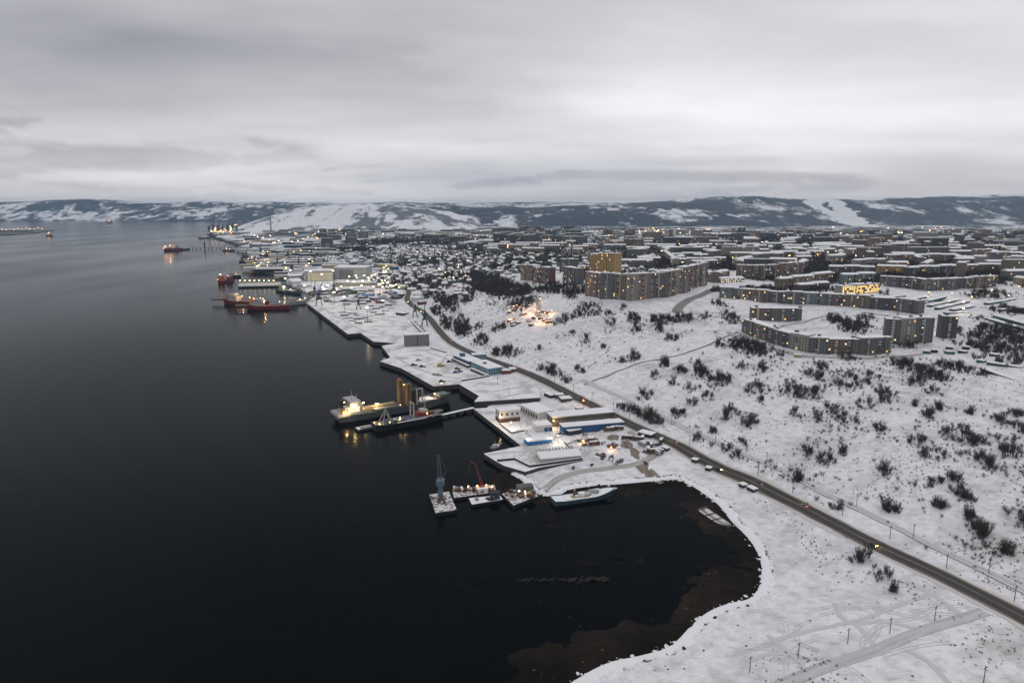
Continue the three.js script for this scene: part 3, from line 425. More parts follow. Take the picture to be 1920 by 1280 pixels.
// stacked steel and containers on the storage quay
{ const R = rng(77), spots = [[645, 592], [652, 597], [660, 602], [668, 591], [672, 598], [684, 596], [690, 600], [660, 588], [642, 586], [690, 604], [672, 606], [696, 574], [705, 579], [700, 586], [716, 576], [724, 583], [712, 590], [735, 578], [740, 571], [728, 573], [680, 570], [664, 566], [650, 571], [610, 560], [622, 556]];
  spots.forEach(([px, py], k) => { const w = 9 + R() * 10, dd = 2.5 + R() * 3, h = 1 + R() * 1.8, mat = [M.dark, M.rust, M.brown, M.slate][k % 4], [x, y, d] = at(px, py), o = thing('steel_stack', ['long dark', 'rusty', 'brown', 'slate grey'][k % 4] + ' stack of steel under snow on the storage quay', 'stack', 'steel stacks on the storage quay', x, y, -d, -0.1 + R() * 0.3);
    const n = 3; for (let q = 0; q < n; q++) box(0, h / n * q, (R() - 0.5) * 0.3, w - q * 0.5, h / n - 0.06, dd - q * 0.2).build('layer', mat, o); box(0, h, 0, w - 1, 0.3, dd - 0.6).build('snow_cap', snow, o); }); }
{ // boxes, boats and gear crowding the shipyard apron
  const R = rng(505), kinds = [[M.dark, 'black'], [M.rust, 'rusty'], [M.slate, 'slate'], [M.brightBlue, 'blue'], [M.red, 'red'], [M.green, 'green'], [M.hall, 'grey'], [M.white, 'white']];
  for (let k = 0; k < 70; k++) { const px = lerp(588, 745, R()), py = lerp(541, 566, R()) + (px - 600) * 0.03, [x, y, d] = at(px, py), [m, n] = kinds[(R() * 8) | 0], w = 5 + R() * 9, h = 2 + R() * 2.6, g = thing('cargo_container', `${n} ${w > 10 ? 'long' : 'short'} container among the gear on the shipyard apron`, 'container', 'containers on the shipyard apron', x, y, -d, R() * 1.2 - 0.4);
    box(0, 0, 0, w, h, 2.6).build('shell', m, g); box(0, h, 0, w - 0.3, 0.3, 2.4).build('snow_cap', snow, g); box(w / 2 + 0.04, 0.2, 0, 0.08, h - 0.4, 2.2).build('door', M.dark, g); }
}
// ---------------------------------------------------------------- ships and cranes
function hullGeo(L, B, H, o = {}) { // bow towards +x, waterline at y = 0
  const n = 22, sheer = o.sheer ?? 1.6, flare = o.flare ?? 0.82, stern = o.stern ?? 0.82, bow = o.bow ?? 0.3, rake = o.rake ?? L * 0.035, S = [];
  for (let k = 0; k <= n; k++) { const t = k / n, e = t < 1 - bow ? 1 : Math.sqrt(Math.max(0, 1 - ((t - 1 + bow) / bow) ** 2)), a = t < 0.12 ? lerp(stern, 1, sstep(0, 0.12, t)) : 1, b = B / 2 * a * Math.max(e, 0.02), x = (t - 0.5) * L, h = H + sheer * sstep(0.6, 1, t) ** 1.2 + sheer * 0.25 * sstep(0.2, 0, t); S.push([x, h, b, x - rake * sstep(0.75, 1, t), b * lerp(flare, flare * 0.45, sstep(0.7, 1, t))]); }
  const hull = new MB(), deck = new MB();
  for (let k = 0; k < n; k++) { const p = S[k], q = S[k + 1]; for (const s of [1, -1]) { const A = [p[3], -2, p[4] * s], C = [q[0], q[1], q[2] * s], D = [p[0], p[1], p[2] * s], E = [q[3], -2, q[4] * s]; s > 0 ? hull.quad(A, E, C, D) : hull.quad(E, A, D, C); }
    deck.quad([p[0], p[1] - 0.6, p[2] * 0.97], [q[0], q[1] - 0.6, q[2] * 0.97], [q[0], q[1] - 0.6, -q[2] * 0.97], [p[0], p[1] - 0.6, -p[2] * 0.97]); }
  const p = S[0]; hull.quad([p[3], -2, -p[4]], [p[3], -2, p[4]], [p[0], p[1], p[2]], [p[0], p[1], -p[2]]);
  return [hull.geo(), deck.geo()];
}
const bulbGeo = box(0, 0, 0, 0.8, 0.5, 0.8).geo();
// stern and bow at the waterline in the photograph; parts: [name, material, x (share of half length), y, z (share of half beam), sx, sy, sz]
function ship(name, label, S, Bw, beam, H, o) {
  const [sx, sd] = onLevel(...S, 0), [bx, bd] = onLevel(...Bw, 0), L = Math.hypot(bx - sx, bd - sd), g = thing(name, label, o.category ?? 'ship', o.group, (sx + bx) / 2, 0, -(sd + bd) / 2, Math.atan2(bd - sd, bx - sx));
  const [hg, dg] = hullGeo(L, beam, H, o.shape); mesh('hull', hg, o.hull, g); mesh('deck', dg, o.deck ?? M.deck, g);
  let house = g; for (const [nm, mat, u, y, w, a, b, c] of o.parts ?? []) { const m = box(u * L / 2, y, w * beam / 2, a, b, c).build(nm, mat, nm === 'lit_window' ? house : g); if (nm === 'accommodation') house = m; }
  for (const [nm, mat, a, b, r, r2] of o.beams ?? []) { const q = (v) => [v[0] * L / 2, v[1], v[2] * beam / 2]; new MB().beam(q(a), q(b), r, r2 ?? r, 6).build(nm, mat, g); }
  for (const [u, y, w, kind, s, power] of o.lights ?? []) { const m = mesh('deck_lamp', bulbGeo, GLOW[kind], g); m.position.set(u * L / 2, y, w * beam / 2); m.scale.setScalar(s ?? 1); if (power) { const l = new THREE.PointLight(rgb(...LAMP_RGB[kind]), power * 1.4, 0, 2); l.position.set(u * L / 2, y - 0.8, w * beam / 2); l.castShadow = true; l.shadow.radius = 15; g.add(l); } }
  return g;
}
const ferryWhite = std(0.38, 0.37, 0.34), cabinGlow = glow(1, 0.74, 0.34, 2.6);
ship('dredger', 'white offshore ship with lit stern accommodation and two tall golden towers', [633, 789], [846, 752], 21, 6, { hull: std(0.10, 0.105, 0.11), deck: M.dark, shape: { sheer: 4, bow: 0.25 },
  parts: [['accommodation', ferryWhite, -0.78, 5.4, 0, 17, 9, 18], ['bridge', ferryWhite, -0.76, 14.4, 0, 10, 4, 20], ['funnel', M.dark, -0.92, 12, 0, 5, 7, 6], ['lifeboat', M.orange, -0.93, 9.4, 0.8, 6, 2.2, 2.2], ['poop_deck', ferryWhite, -0.86, 5.4, 0, 22, 2.6, 19.4], ['tower_cap', M.orange, 0.075, 28, -0.25, 3, 1.6, 3], ['deck_house', M.dark, 0.33, 5.4, -0.3, 8, 12, 7], ['pipe_deck', M.tan, -0.33, 5.4, -0.3, 36, 2.4, 6], ['hatch', M.deck, -0.2, 5.4, 0.3, 26, 1.2, 8], ['snowy_hatch', snow, 0.58, 5.4, 0, 24, 2, 12], ['forecastle', std(0.15, 0.18, 0.18), 0.82, 6, 0, 10, 4, 11], ...[-0.55, -0.18, 0.18, 0.55].map((w) => ['lit_window', cabinGlow, -0.615, 9, w, 0.4, 1.6, 2.6]), ...[-0.85, -0.79, -0.73].map((u) => ['lit_window', cabinGlow, u, 9, 0.87, 3.2, 1.6, 0.4]), ...[-0.85, -0.73].map((u) => ['lit_window', cabinGlow, u, 11.6, 0.87, 3.8, 1.3, 0.4])],
  beams: [...[[0.055, -0.35], [0.105, -0.35], [0.055, -0.08], [0.105, -0.08]].map(([u, w]) => ['tower_leg', M.gold, [u, 5, w], [u, 28, w], 1.25]), ...[[0.15, 0.2], [0.2, 0.2], [0.15, 0.47], [0.2, 0.47]].map(([u, w]) => ['tower_leg', M.gold, [u, 5, w], [u, 25.5, w], 1.25]), ['mast', ferryWhite, [-0.76, 18, 0], [-0.76, 26, 0], 0.4, 0.2], ['mast', ferryWhite, [-0.7, 18, 0.3], [-0.7, 23, 0.3], 0.3], ['gantry', ferryWhite, [0.3, 5, 0.7], [0.3, 20, 0.7], 0.7], ['gantry', ferryWhite, [0.3, 20, 0.7], [0.4, 20, 0.7], 0.7], ['gantry', ferryWhite, [0.4, 20, 0.7], [0.4, 5, 0.7], 0.7], ['mast', M.teal, [0.82, 9, 0], [0.82, 20, 0], 0.35, 0.15]],
  lights: [[-0.6, 14, 0.4, 'warm', 1.6, 320], [-0.62, 14, -0.4, 'warm', 1.2], [-0.9, 17, 0.3, 'warm', 1], [-0.36, 10, 0, 'warm', 1.2, 300], [-0.34, 10, 0.2, 'warm', 1], [0.82, 19.6, 0, 'warm', 0.9], [0.66, 11, 0.3, 'warm', 1.2, 160], [-0.93, 10.5, 1.1, 'warm', 1.2, 160], [-0.8, 15.5, 1.1, 'warm', 1.4, 160], [0.13, 24, 0.0, 'warm', 0.8, 120], [0.02, 6.4, 0.5, 'warm', 0.8]] });
const blackShip = ship('cargo_ship', 'black-hulled old ship with white rails moored outside the golden-towered ship', [700, 806], [832, 783], 15, 5, { hull: M.black, deck: std(0.16, 0.15, 0.15), shape: { sheer: 3.5, bow: 0.32 },
  parts: [['deck_house', M.red, 0.32, 4.6, 0, 8, 5, 9], ['wheelhouse', ferryWhite, 0.40, 4.6, 0, 6, 7, 8], ['hold_cover', M.slate, -0.12, 4.5, 0, 36, 2, 10], ['snowy_deck', snow, 0.1, 4.6, 0.7, 34, 0.3, 3], ['winch', M.rust, 0.62, 5.4, 0, 4, 3, 6], ['white_rail', M.white, 0.34, 6, 0.95, 34, 0.8, 0.3]],
  beams: [['a_frame', M.hall, [-0.8, 4, 0.7], [-0.66, 17, 0], 0.5, 0.35], ['a_frame', M.hall, [-0.5, 4, 0.7], [-0.66, 17, 0], 0.5, 0.35], ['a_frame', M.hall, [-0.8, 4, -0.7], [-0.66, 17, 0], 0.5, 0.35], ['a_frame', M.hall, [-0.5, 4, -0.7], [-0.66, 17, 0], 0.5, 0.35], ['mast', ferryWhite, [0.45, 11, 0], [0.45, 25, 0], 0.45, 0.2], ['kingpost', ferryWhite, [0.08, 4, 0.5], [0.08, 19, 0.5], 0.7], ['kingpost', ferryWhite, [0.08, 4, -0.5], [0.08, 19, -0.5], 0.7], ['boom', ferryWhite, [0.08, 19, -0.5], [0.08, 19, 0.5], 0.6]],
  lights: [[-0.88, 6, 0.6, 'warm', 0.9, 60], [-0.62, 6.4, 0.8, 'warm', 0.8], [-0.5, 6, 0.6, 'sodium', 0.8], [-0.3, 8, 0.4, 'warm', 0.9, 60], [-0.36, 7, 0.8, 'sodium', 0.7], [0.42, 9, 0.9, 'sodium', 0.9], [-0.95, 6, -0.2, 'sodium', 0.8]] });
ship('barge', 'short flat barge with snowy deck at the stern of the black ship', [668, 807], [703, 801], 9, 2, { category: 'barge', hull: M.dark, deck: snow, shape: { sheer: 0, bow: 0.06, stern: 1, flare: 0.95, rake: 0.5 }, parts: [['hatch', M.hall, 0, 1.5, 0, 10, 1, 5]] });
{ const a = at(890, 762), [x0, d0] = onLevel(826, 778, 3), [x1, d1] = onLevel(888, 764, 3), o = thing('gangway_pier', 'narrow snow-covered pier leading from the quay corner to the moored ships', 'pier', null, (x0 + x1) / 2, 0, -(d0 + d1) / 2, Math.atan2(d1 - d0, x1 - x0)), L = Math.hypot(x1 - x0, d1 - d0);
  box(0, 2, 0, L, 0.9, 4).build('walkway', M.dark, o); box(0, 2.9, 0, L, 0.3, 3.6).build('snow_cover', snow, o); for (let k = 0; k < 5; k++) box((k / 4 - 0.5) * L * 0.95, -3, 0, 1.6, 5, 3).build('pile', M.black, o); box(0.32 * L, 1.2, 3, 8, 1.4, 2).build('pontoon', M.black, o); }
function quadHull(label, name, pts, h, mats, o = {}) { // a flat pontoon with four given corners
  const q = pts.map(([px, py]) => onLevel(px, py, h)), cx = q.reduce((s, p) => s + p[0], 0) / 4, cd = q.reduce((s, p) => s + p[1], 0) / 4, g = thing(name, label, o.category ?? 'barge', o.group, cx, 0, -cd), ring = q.map(([x, d]) => [x - cx, cd - d]);
  new MB().prism(ring, -1.5, h).build('hull', mats[0], g); const s = ring.map(([x, z]) => [x * 0.97, z * 0.97]); new MB().prism(s, h - 0.2, h + 0.15).cap(s, h + 0.15).build('deck', mats[1], g); return g;
}
const patchySnow = new THREE.MeshStandardMaterial({ color: rgb(0.72, 0.71, 0.72), roughness: 0.95, map: (() => { const t = texture(512, (i, j) => { const v = sstep(0.36, 0.56, nC[j * 512 + i]) * 0.85 + 0.12; return [v, v * 0.97, v * 0.94]; }); t.repeat.set(0.045, 0.045); return t; })() });
{ // floating crane
  const g = quadHull('blue-grey floating crane on a square pontoon with a patchy snow deck', 'floating_crane', [[804, 927], [842, 921], [857, 956], [816, 962]], 2.2, [M.black, patchySnow], { category: 'crane' }), bl = std(0.10, 0.15, 0.19, 0.6);
  const [x, d] = onLevel(826, 932, 2.2), lx = x - g.position.x, lz = -d - g.position.z;
  new MB().beam([lx, 2, lz], [lx, 11, lz], 2.0, 1.6, 8).build('pedestal', bl, g); box(lx, 11, lz, 5, 3.4, 6).build('machine_house', bl, g);
  for (const s of [-1, 1]) new MB().beam([lx + s * 1.3, 10, lz], [lx - 1.2 + s * 0.5, 31, lz - 2], 0.35, 0.22).build('boom_chord', bl, g); for (let k = 0; k < 9; k++) new MB().beam([lx - 1.2 * k / 9 - 1.2 + 0.08 * k, 11 + k * 2.3, lz - k * 0.2], [lx - 1.2 * k / 9 + 1.2 - 0.08 * k, 12.6 + k * 2.3, lz - k * 0.2], 0.14).build('boom_lattice', bl, g);
  new MB().beam([lx, 14, lz], [lx + 4.4, 21, lz + 1], 0.3).build('back_stay', bl, g); new MB().beam([lx + 4.4, 21, lz + 1], [lx - 1.2, 31, lz - 2], 0.1).build('cable', bl, g); new MB().beam([lx - 1.2, 31, lz - 2], [lx - 2.4, 15, lz - 2], 0.08).build('cable', M.dark, g); box(lx - 2.4, 13.6, lz - 2, 0.9, 1.4, 0.9).build('hook_block', M.dark, g);
  for (let k = 0; k < 14; k++) { const R = rng(k + 5), u = (R() - 0.5) * 12, v = (R() - 0.4) * 16; box(lx + u * 0.6 + 2, 2.3, lz + v * 0.6 + 5, 1 + R() * 1.6, 0.6 + R(), 1 + R(), R() * 3).build('deck_gear', [M.dark, M.rust, M.hall][k % 3], g); }
}
const junk = (g, n, seed, w, dd, y, mats, cx = 0, cz = 0) => { const R = rng(seed); for (let k = 0; k < n; k++) box(cx + (R() - 0.5) * w, y, cz + (R() - 0.5) * dd, 0.8 + R() * 2.4, 0.6 + R() * 2, 0.8 + R() * 1.8, R() * 3).build('deck_gear', mats[k % mats.length], g); };
junk(blackShip, 34, 71, 44, 8, 4.6, [M.dark, M.rust, M.hall, snow, M.red], 4, 0);
{ const g = quadHull('cluttered work barge lit orange behind the floating crane', 'work_barge', [[846, 918], [928, 908], [932, 922], [850, 934]], 2, [M.black, patchySnow]); junk(g, 46, 3, 28, 5, 2.1, [M.rust, M.brown, M.tan, M.dark, snow]);
  for (const [u, v] of [[2, 0], [8, -1], [-4, 1], [12, 1]]) { const b = mesh('deck_lamp', bulbGeo, GLOW.sodium, g); b.position.set(u, 5.5, v); new MB().beam([u, 2, v], [u, 5.5, v], 0.1).build('lamp_post', M.dark, g); const l = new THREE.PointLight(rgb(1, 0.5, 0.2), 45, 0, 2); l.position.set(u, 4.8, v); l.castShadow = true; g.add(l); }
  const rd = std(0.20, 0.035, 0.03, 0.6); for (const s of [-0.7, 0.7]) new MB().beam([6 + s, 2, -2], [0.5 + s * 0.4, 20, -3], 0.32, 0.22).build('crane_jib', rd, g); new MB().beam([0.5, 20, -3], [-2.6, 22, -3], 0.3).build('crane_jib', rd, g); new MB().beam([-2.6, 22, -3], [-4, 13, -3], 0.28).build('crane_hook_arm', M.rust, g); box(6, 2, -2, 4, 3, 3).build('crane_cab', rd, g); }
{ const g = quadHull('white-decked pontoon with a dark wheelhouse beside the orange-lit barge', 'pontoon', [[878, 934], [938, 928], [944, 936], [884, 946]], 1.8, [M.black, snow]); box(6, 1.8, -2, 6, 4, 5).build('wheelhouse', M.slate, g); box(6, 5.8, -2, 6.4, 0.3, 5.4).build('roof', M.dark, g); junk(g, 8, 31, 14, 4, 1.9, [M.dark, M.hall]); }
{ const g = quadHull('cluttered repair barge with warm lamps tied up to the shore', 'repair_barge', [[940, 926], [990, 910], [1010, 930], [962, 948]], 2.4, [M.black, patchySnow]); junk(g, 40, 9, 18, 10, 2.5, [M.tan, M.dark, M.hall, M.rust, snow]); box(3, 2.4, -6, 11, 4.5, 6, 0.2).build('deck_house', M.deck, g); for (let k = 0; k < 4; k++) { const m = mesh('window', box(0, 0, 0, 1.2, 1, 0.2).geo(), M.glass, g); m.position.set(-1 + k * 2.4, 4.4, -2.7 - k * 0.5); m.rotation.y = 0.2; }
  for (const [u, v] of [[-1, 2], [3, 3]]) { const b = mesh('deck_lamp', bulbGeo, GLOW.warm, g); b.position.set(u, 6, v); new MB().beam([u, 2, v], [u, 6, v], 0.1).build('lamp_post', M.dark, g); const l = new THREE.PointLight(rgb(1, 0.7, 0.35), 55, 0, 2); l.position.set(u, 5.3, v); l.castShadow = true; g.add(l); } }
{ const g = ship('laid_up_ship', 'blue-hulled laid-up ship with snow heaped on its deck by the beach', [1036, 944], [1152, 927], 11, 3, { hull: M.shipBlue, deck: snow, shape: { sheer: 2.2, bow: 0.45, stern: 0.95 }, parts: [['snow_heap', snow, 0.1, 2.2, -0.4, 10, 1.4, 4], ['snow_heap', snow, -0.35, 2.2, 0.2, 12, 0.7, 5], ['hatch', M.tan, -0.15, 2.3, 0.1, 12, 0.8, 4], ['deck_house', M.hall, 0.35, 2.4, -0.3, 6, 2.2, 4]], beams: [['bow_rail', snow, [0.96, 4.4, 0], [1.08, 4.6, 0.1], 0.9, 0.3]] }); junk(g, 18, 44, 24, 5, 2.5, [snow, M.hall, M.rust, snow], 2, -1); }
{ const g = ship('stranded_boat', 'half-sunk open boat hull with snow inside on the mud beach', [1316, 958], [1370, 992], 8, 1.6, { category: 'boat', hull: std(0.09, 0.075, 0.065), deck: patchySnow, shape: { sheer: 1, bow: 0.5, stern: 0.9 }, parts: [['stern_board', M.brown, -0.97, 0.6, 0, 0.4, 1.8, 7], ['thwart', M.brown, 0.1, 1.2, 0, 0.6, 0.4, 7], ['thwart', M.brown, -0.4, 1.2, 0, 0.6, 0.4, 7], ['foredeck', M.hall, 0.72, 1.9, 0, 3.4, 0.4, 3]] }); g.rotation.z = 0.05; g.rotation.x = 0.08; }
const mudMat = new THREE.MeshPhysicalMaterial({ color: rgb(0.015, 0.012, 0.0095), roughness: 0.9, specularIntensity: 0.05 });
{ // the hulk awash in the bay
  const [x, d] = onLevel(1050, 1088, 0), g = thing('sunken_hulk', 'black ribs and plates of a sunken hulk breaking the surface of the bay', 'wreck', null, x, 0, -d), R = rng(12); for (let k = 0; k < 26; k++) { const t = k / 25, u = (t - 0.5) * 46; if (t > 0.34 && t < 0.5 && k % 2) continue; const s = t > 0.6 ? 1.6 : 0.8; new MB().beam([u, -0.6, (R() - 0.5) * 3 * s], [u + 1.5 + R() * 3, 0.4 + R() * 1.1 * s, (R() - 0.5) * 4 * s], 0.5 + R() * s, 0.2 + R() * 0.6, 5).build('hull_rib', std(0.02, 0.016, 0.0125, 0.9), g); } }
{ const o = structure(new THREE.Group()); o.name = 'mud_bank'; scene.add(o); const R = rng(8); for (const [px, py, n, w] of [[1040, 965, 6, 9], [1060, 985, 5, 12], [1010, 978, 4, 6], [1175, 1049, 8, 12], [1105, 1052, 4, 6], [1330, 1065, 6, 8]]) for (let k = 0; k < n; k++) { const [x, d] = onLevel(px + (R() - 0.5) * w * 4, py + (R() - 0.5) * 5, 0), r = 1 + R() * 2.6, pts = []; for (let q = 0; q < 9; q++) { const f = q / 9 * 6.283, e = r * (0.6 + 0.6 * R()); pts.push([x + Math.cos(f) * e * 2, -d + Math.sin(f) * e]); } new MB().prism(pts, -0.5, 0.10).cap(pts, 0.10).build('bank', mudMat, o); } }
const redShip = (label, S, B, beam, H, lights, house = -0.2, two = false) => ship('icebreaker', label, S, B, beam, H, { hull: M.red, deck: std(0.12, 0.05, 0.04), shape: { sheer: 3, bow: 0.3 }, parts: [['accommodation', ferryWhite, house, H - 0.6, 0, 18, 10, beam * 0.8], ['bridge', ferryWhite, house + 0.02, H + 9.4, 0, 11, 4, beam * 0.9], ['funnel', M.orange, house + 0.28, H, 0, 6, 11, 6], ['work_deck', M.brown, house + 0.75, H - 0.5, 0, 24, 3, beam * 0.6], ...(two ? [['aft_house', ferryWhite, 0.52, H - 0.6, 0, 12, 9, beam * 0.7], ['crane_house', M.yellow, 0.7, H, 0, 9, 6, 9]] : [])], beams: [['mast', M.dark, [house, H + 13, 0], [house, H + 24, 0], 0.5, 0.2], ['crane_jib', M.orange, [0.35, H, 0.3], [0.62, H + 13, 0], 0.7, 0.4]], lights });
redShip('red icebreaker with orange deck lights moored outermost at the shipyard pier', [500, 572], [418, 569], 21, 7, [[0.1, 16, 0, 'sodium', 1.6, 260], [-0.2, 13, 0.3, 'warm', 1.5, 200], [-0.45, 12, -0.2, 'sodium', 1.6], [-0.7, 13, 0.2, 'warm', 1.5, 200], [-0.85, 12, 0, 'sodium', 1.5], [0.35, 20, 0, 'warm', 1.3], [-0.6, 9, 0.6, 'warm', 1.2]], 0.45);
redShip('red icebreaker with white house and yellow stern crane nearest the storage quay', [543, 578], [461, 580], 20, 6.5, [[0.15, 15, 0.3, 'sodium', 1.6, 220], [-0.55, 13, 0, 'warm', 1.2], [0.95, 8, 0.2, 'sodium', 1.3]], 0.4, true);
ship('tug', 'tall red tug blazing with deck lights off the pier head', [421, 529], [409, 531], 12, 5, { hull: M.red, group: null, parts: [['house', M.orange, 0, 4, 0, 14, 12, 10], ['bridge', ferryWhite, 0.1, 16, 0, 9, 4, 9]], beams: [['mast', M.red, [0, 20, 0], [0, 33, 0], 0.7, 0.3]], lights: [[0.2, 21, 0, 'warm', 2.4, 500], [0.3, 13, 0.9, 'warm', 2.6, 400], [-0.1, 11, 0.9, 'sodium', 2], [0.5, 8, 0.9, 'sodium', 1.8], [-0.4, 7, 0.9, 'warm', 1.6]] });
ship('tug', 'smaller red tug tucked behind the blazing red tug', [436, 528], [424, 529.5], 11, 4, { hull: M.red, parts: [['house', M.red, 0, 3, 0, 12, 10, 9], ['bridge', ferryWhite, 0.1, 13, 0, 7, 3, 8]], beams: [['mast', M.red, [0, 16, 0], [0, 24, 0], 0.6, 0.3]], lights: [[0.2, 16, 0.5, 'red', 2, 150], [-0.3, 7, 0.9, 'sodium', 1.8]] });
{ const o = thing('pier', 'long dark pier lined with warm lamps beyond the red icebreakers', 'pier'), f = [[446, 537], [526, 535], [526, 528.5], [447, 530.5]].map(([px, py]) => onLevel(px, py, 4)), ring = f.map(([x, d]) => [x, -d]); new MB().prism(ring, -3, 4).build('pier_wall', M.black, o); new MB().cap(ring, 4.02).build('snow_deck', patchySnow, o);
  for (let k = 0; k < 8; k++) { const px = 450 + k * 9, [x, d] = onLevel(px, 532.5, 4), g = thing('pier_lamp', 'warm lamp on a short post along the dark pier', 'lamp', 'lamps along the dark pier', x, 4, -d); const p = mesh('pole', lampPole, poleMat, g); p.scale.set(1, 9, 1); const m = mesh('lamp_head', lampHead, GLOW.warm, g); m.position.y = 9; m.scale.setScalar(2); const l = new THREE.PointLight(rgb(1, 0.7, 0.35), 70, 0, 2); l.position.y = 7.6; l.castShadow = true; g.add(l); } }
const moored = [[448, 492, 500, 490, M.black, 'black freighter lying along the far repair berth', 'warm'], [452, 500, 520, 498, M.shipBlue, 'blue-hulled trawler at the far repair berth', 'sodium'], [458, 508, 505, 505, M.black, 'dark trawler with one lamp by the far repair berth', 'warm'], [520, 546, 565, 552, M.shipBlue, 'dark blue ship lying across the basin head', 'white'], [540, 572, 575, 568, M.hall, 'grey pilot vessel squeezed between icebreaker and quay', 'warm'], [428, 520, 452, 519, M.black, 'black supply boat astern of the red tugs', 'sodium'], [468, 512.5, 486, 511, M.orange, 'orange workboat crossing the ship basin', 'sodium'], [505, 512, 525, 511, M.hall, 'small grey ferry by the basin wall', 'white'], [418, 470, 440, 471, M.dark, 'dark tug by the oil jetty head', 'sodium'], [318, 471, 341, 468, M.dark, 'dark bunker barge alongside the red tanker', null], [370, 447, 395, 446.5, M.dark, 'dark freighter by the coal terminal', 'sodium']];
for (const [sx, sy, bx, by, hull, t, k] of moored) ship('moored_ship', t, [sx, sy], [bx, by], 13, 4.5, { hull, parts: [['accommodation', ferryWhite, -0.55, 4, 0, 14, 9, 10], ['hold', M.brown, 0.15, 4, 0, 26, 2.4, 8], ['snow_cover', snow, 0.15, 6.4, 0, 25, 0.3, 7.6]], beams: [['mast', M.dark, [-0.5, 13, 0], [-0.5, 22, 0], 0.5, 0.2], ['derrick', M.tan, [0.2, 5, 0], [0.25, 18, 0], 0.6, 0.3]], lights: k ? [[-0.35, 11, 0.3, k, 1.8, 60], [0.2, 9, 0.4, k, 1.4]] : [] });
ship('tanker', 'red tanker with bright bow lamps at the end of the oil jetty', [338, 469], [306, 471.5], 26, 11, { hull: M.red, parts: [['accommodation', ferryWhite, -0.4, 10, 0, 16, 14, 18], ['deck_piping', M.rust, 0.25, 10, 0, 40, 3, 14]], beams: [['mast', M.dark, [-0.4, 24, 0], [-0.4, 36, 0], 0.8, 0.3]], lights: [[0.75, 20, 0, 'sodium', 3.4, 500], [0.1, 22, 0.4, 'sodium', 3, 300], [0.75, 12, 0.7, 'sodium', 2.4]] });
ship('coaster', 'small red coaster alone off the lamp-lit spit', [97, 442], [86, 443], 18, 7, { hull: M.red, parts: [['accommodation', ferryWhite, -0.4, 6, 0, 16, 14, 14]], lights: [[0.3, 16, 0, 'sodium', 3.6], [-0.3, 21, 0.4, 'warm', 3]] });
ship('coaster', 'red ship far out in the fjord under the opposite shore', [209, 418], [200, 418.4], 26, 10, { hull: M.orange, parts: [['accommodation', ferryWhite, -0.4, 9, 0, 24, 20, 22]], lights: [[0.3, 26, 0, 'sodium', 5], [-0.3, 30, 0.4, 'warm', 5]] });
{ const [x0, d0] = onLevel(341, 466, 6), [x1, d1] = onLevel(445, 463, 6), o = thing('oil_jetty', 'thin trestle jetty running from the tanker to the shore', 'jetty', null, (x0 + x1) / 2, 0, -(d0 + d1) / 2, Math.atan2(d1 - d0, x1 - x0)), L = Math.hypot(x1 - x0, d1 - d0); box(0, 5, 0, L, 1.6, 7).build('trestle_deck', M.dark, o); for (let k = 0; k < 14; k++) box(((k + 0.5) / 14 - 0.5) * L, -2, 0, 2.4, 7, 6).build('pile', M.black, o); box(-0.1 * L, 6, 0, 5, 26, 5).build('loading_tower', M.dark, o); box(-0.47 * L, -2, 6, 44, 7, 16).build('dolphin', M.black, o); }
ship('patrol_boat', 'little grey patrol boat tied up at the floodlit quay corner', [921, 842], [936, 838], 4, 1.6, { category: 'boat', hull: M.hall, deck: snow, parts: [['cabin', M.white, -0.1, 1.2, 0, 3.4, 2, 2.4]], beams: [['mast', M.hall, [0, 3, 0], [0, 7, 0], 0.15, 0.08]] });
ship('workboat', 'small dark red boat tied up where the quay narrows', [715.5, 678.5], [728, 676.5], 5, 2, { category: 'boat', hull: M.red, deck: M.dark, parts: [['cabin', M.white, -0.2, 1.5, 0, 3.6, 2.6, 3]] });
function portalCrane(px, py, s, leg, body, label, jibTo = [12, 27]) {
  const [x, y, d] = at(px, py), g = thing('portal_crane', label, 'crane', 'portal cranes on the quays', x, y, -d, 0.35); g.scale.setScalar(s);
  for (const [u, v] of [[-5, -4.5], [5, -4.5], [-5, 4.5], [5, 4.5]]) new MB().beam([u, 0, v], [u * 0.45, 11, v * 0.45], 0.7, 0.55).build('leg', leg, g);
  box(0, 10.6, 0, 6.4, 2, 6).build('portal_beam', leg, g); new MB().beam([0, 12, 0], [0, 17, 0], 2, 1.7, 8).build('slewing_column', leg, g); box(0, 17, 1, 6, 5, 7.5).build('machine_house', body, g); box(2.2, 18, -3.6, 2, 2.4, 2).build('cab', body, g); box(0, 22, 1, 5.6, 0.3, 7).build('snow_cap', snow, g);
  for (const q of [-0.9, 0.9]) new MB().beam([q, 18, -2], [jibTo[0] * 0.6 + q * 0.5, jibTo[1] + 8, -jibTo[0]], 0.42, 0.28).build('jib', body, g); new MB().beam([0, 22, 3], [0, 28, 1], 0.5, 0.4).build('a_frame', body, g); new MB().beam([0, 28, 1], [jibTo[0] * 0.6, jibTo[1] + 8, -jibTo[0]], 0.14).build('stay', M.dark, g); box(0, 22, 5, 3, 3, 2).build('counterweight', M.dark, g);
  return g;
}
portalCrane(598, 573, 1.15, M.green, M.blue, 'green portal crane with a blue cab at the storage quay tip');
portalCrane(796, 612, 1, M.teal, M.slate, 'teal portal crane beside the crane tracks near the road', [4, 26]);
portalCrane(778, 594, 0.85, M.slate, M.teal, 'slate portal crane with a stubby jib by the roadside lamps', [5, 16]);
portalCrane(590, 556, 0.9, M.rust, M.brown, 'rust-brown portal crane behind the green portal crane', [6, 30]);
portalCrane(672, 580, 0.8, M.dark, M.dark, 'black lattice crane amid the steel stacks', [2, 12]);
portalCrane(626, 550, 0.9, M.dark, M.teal, 'dark portal crane in front of the assembly shed', [8, 26]);
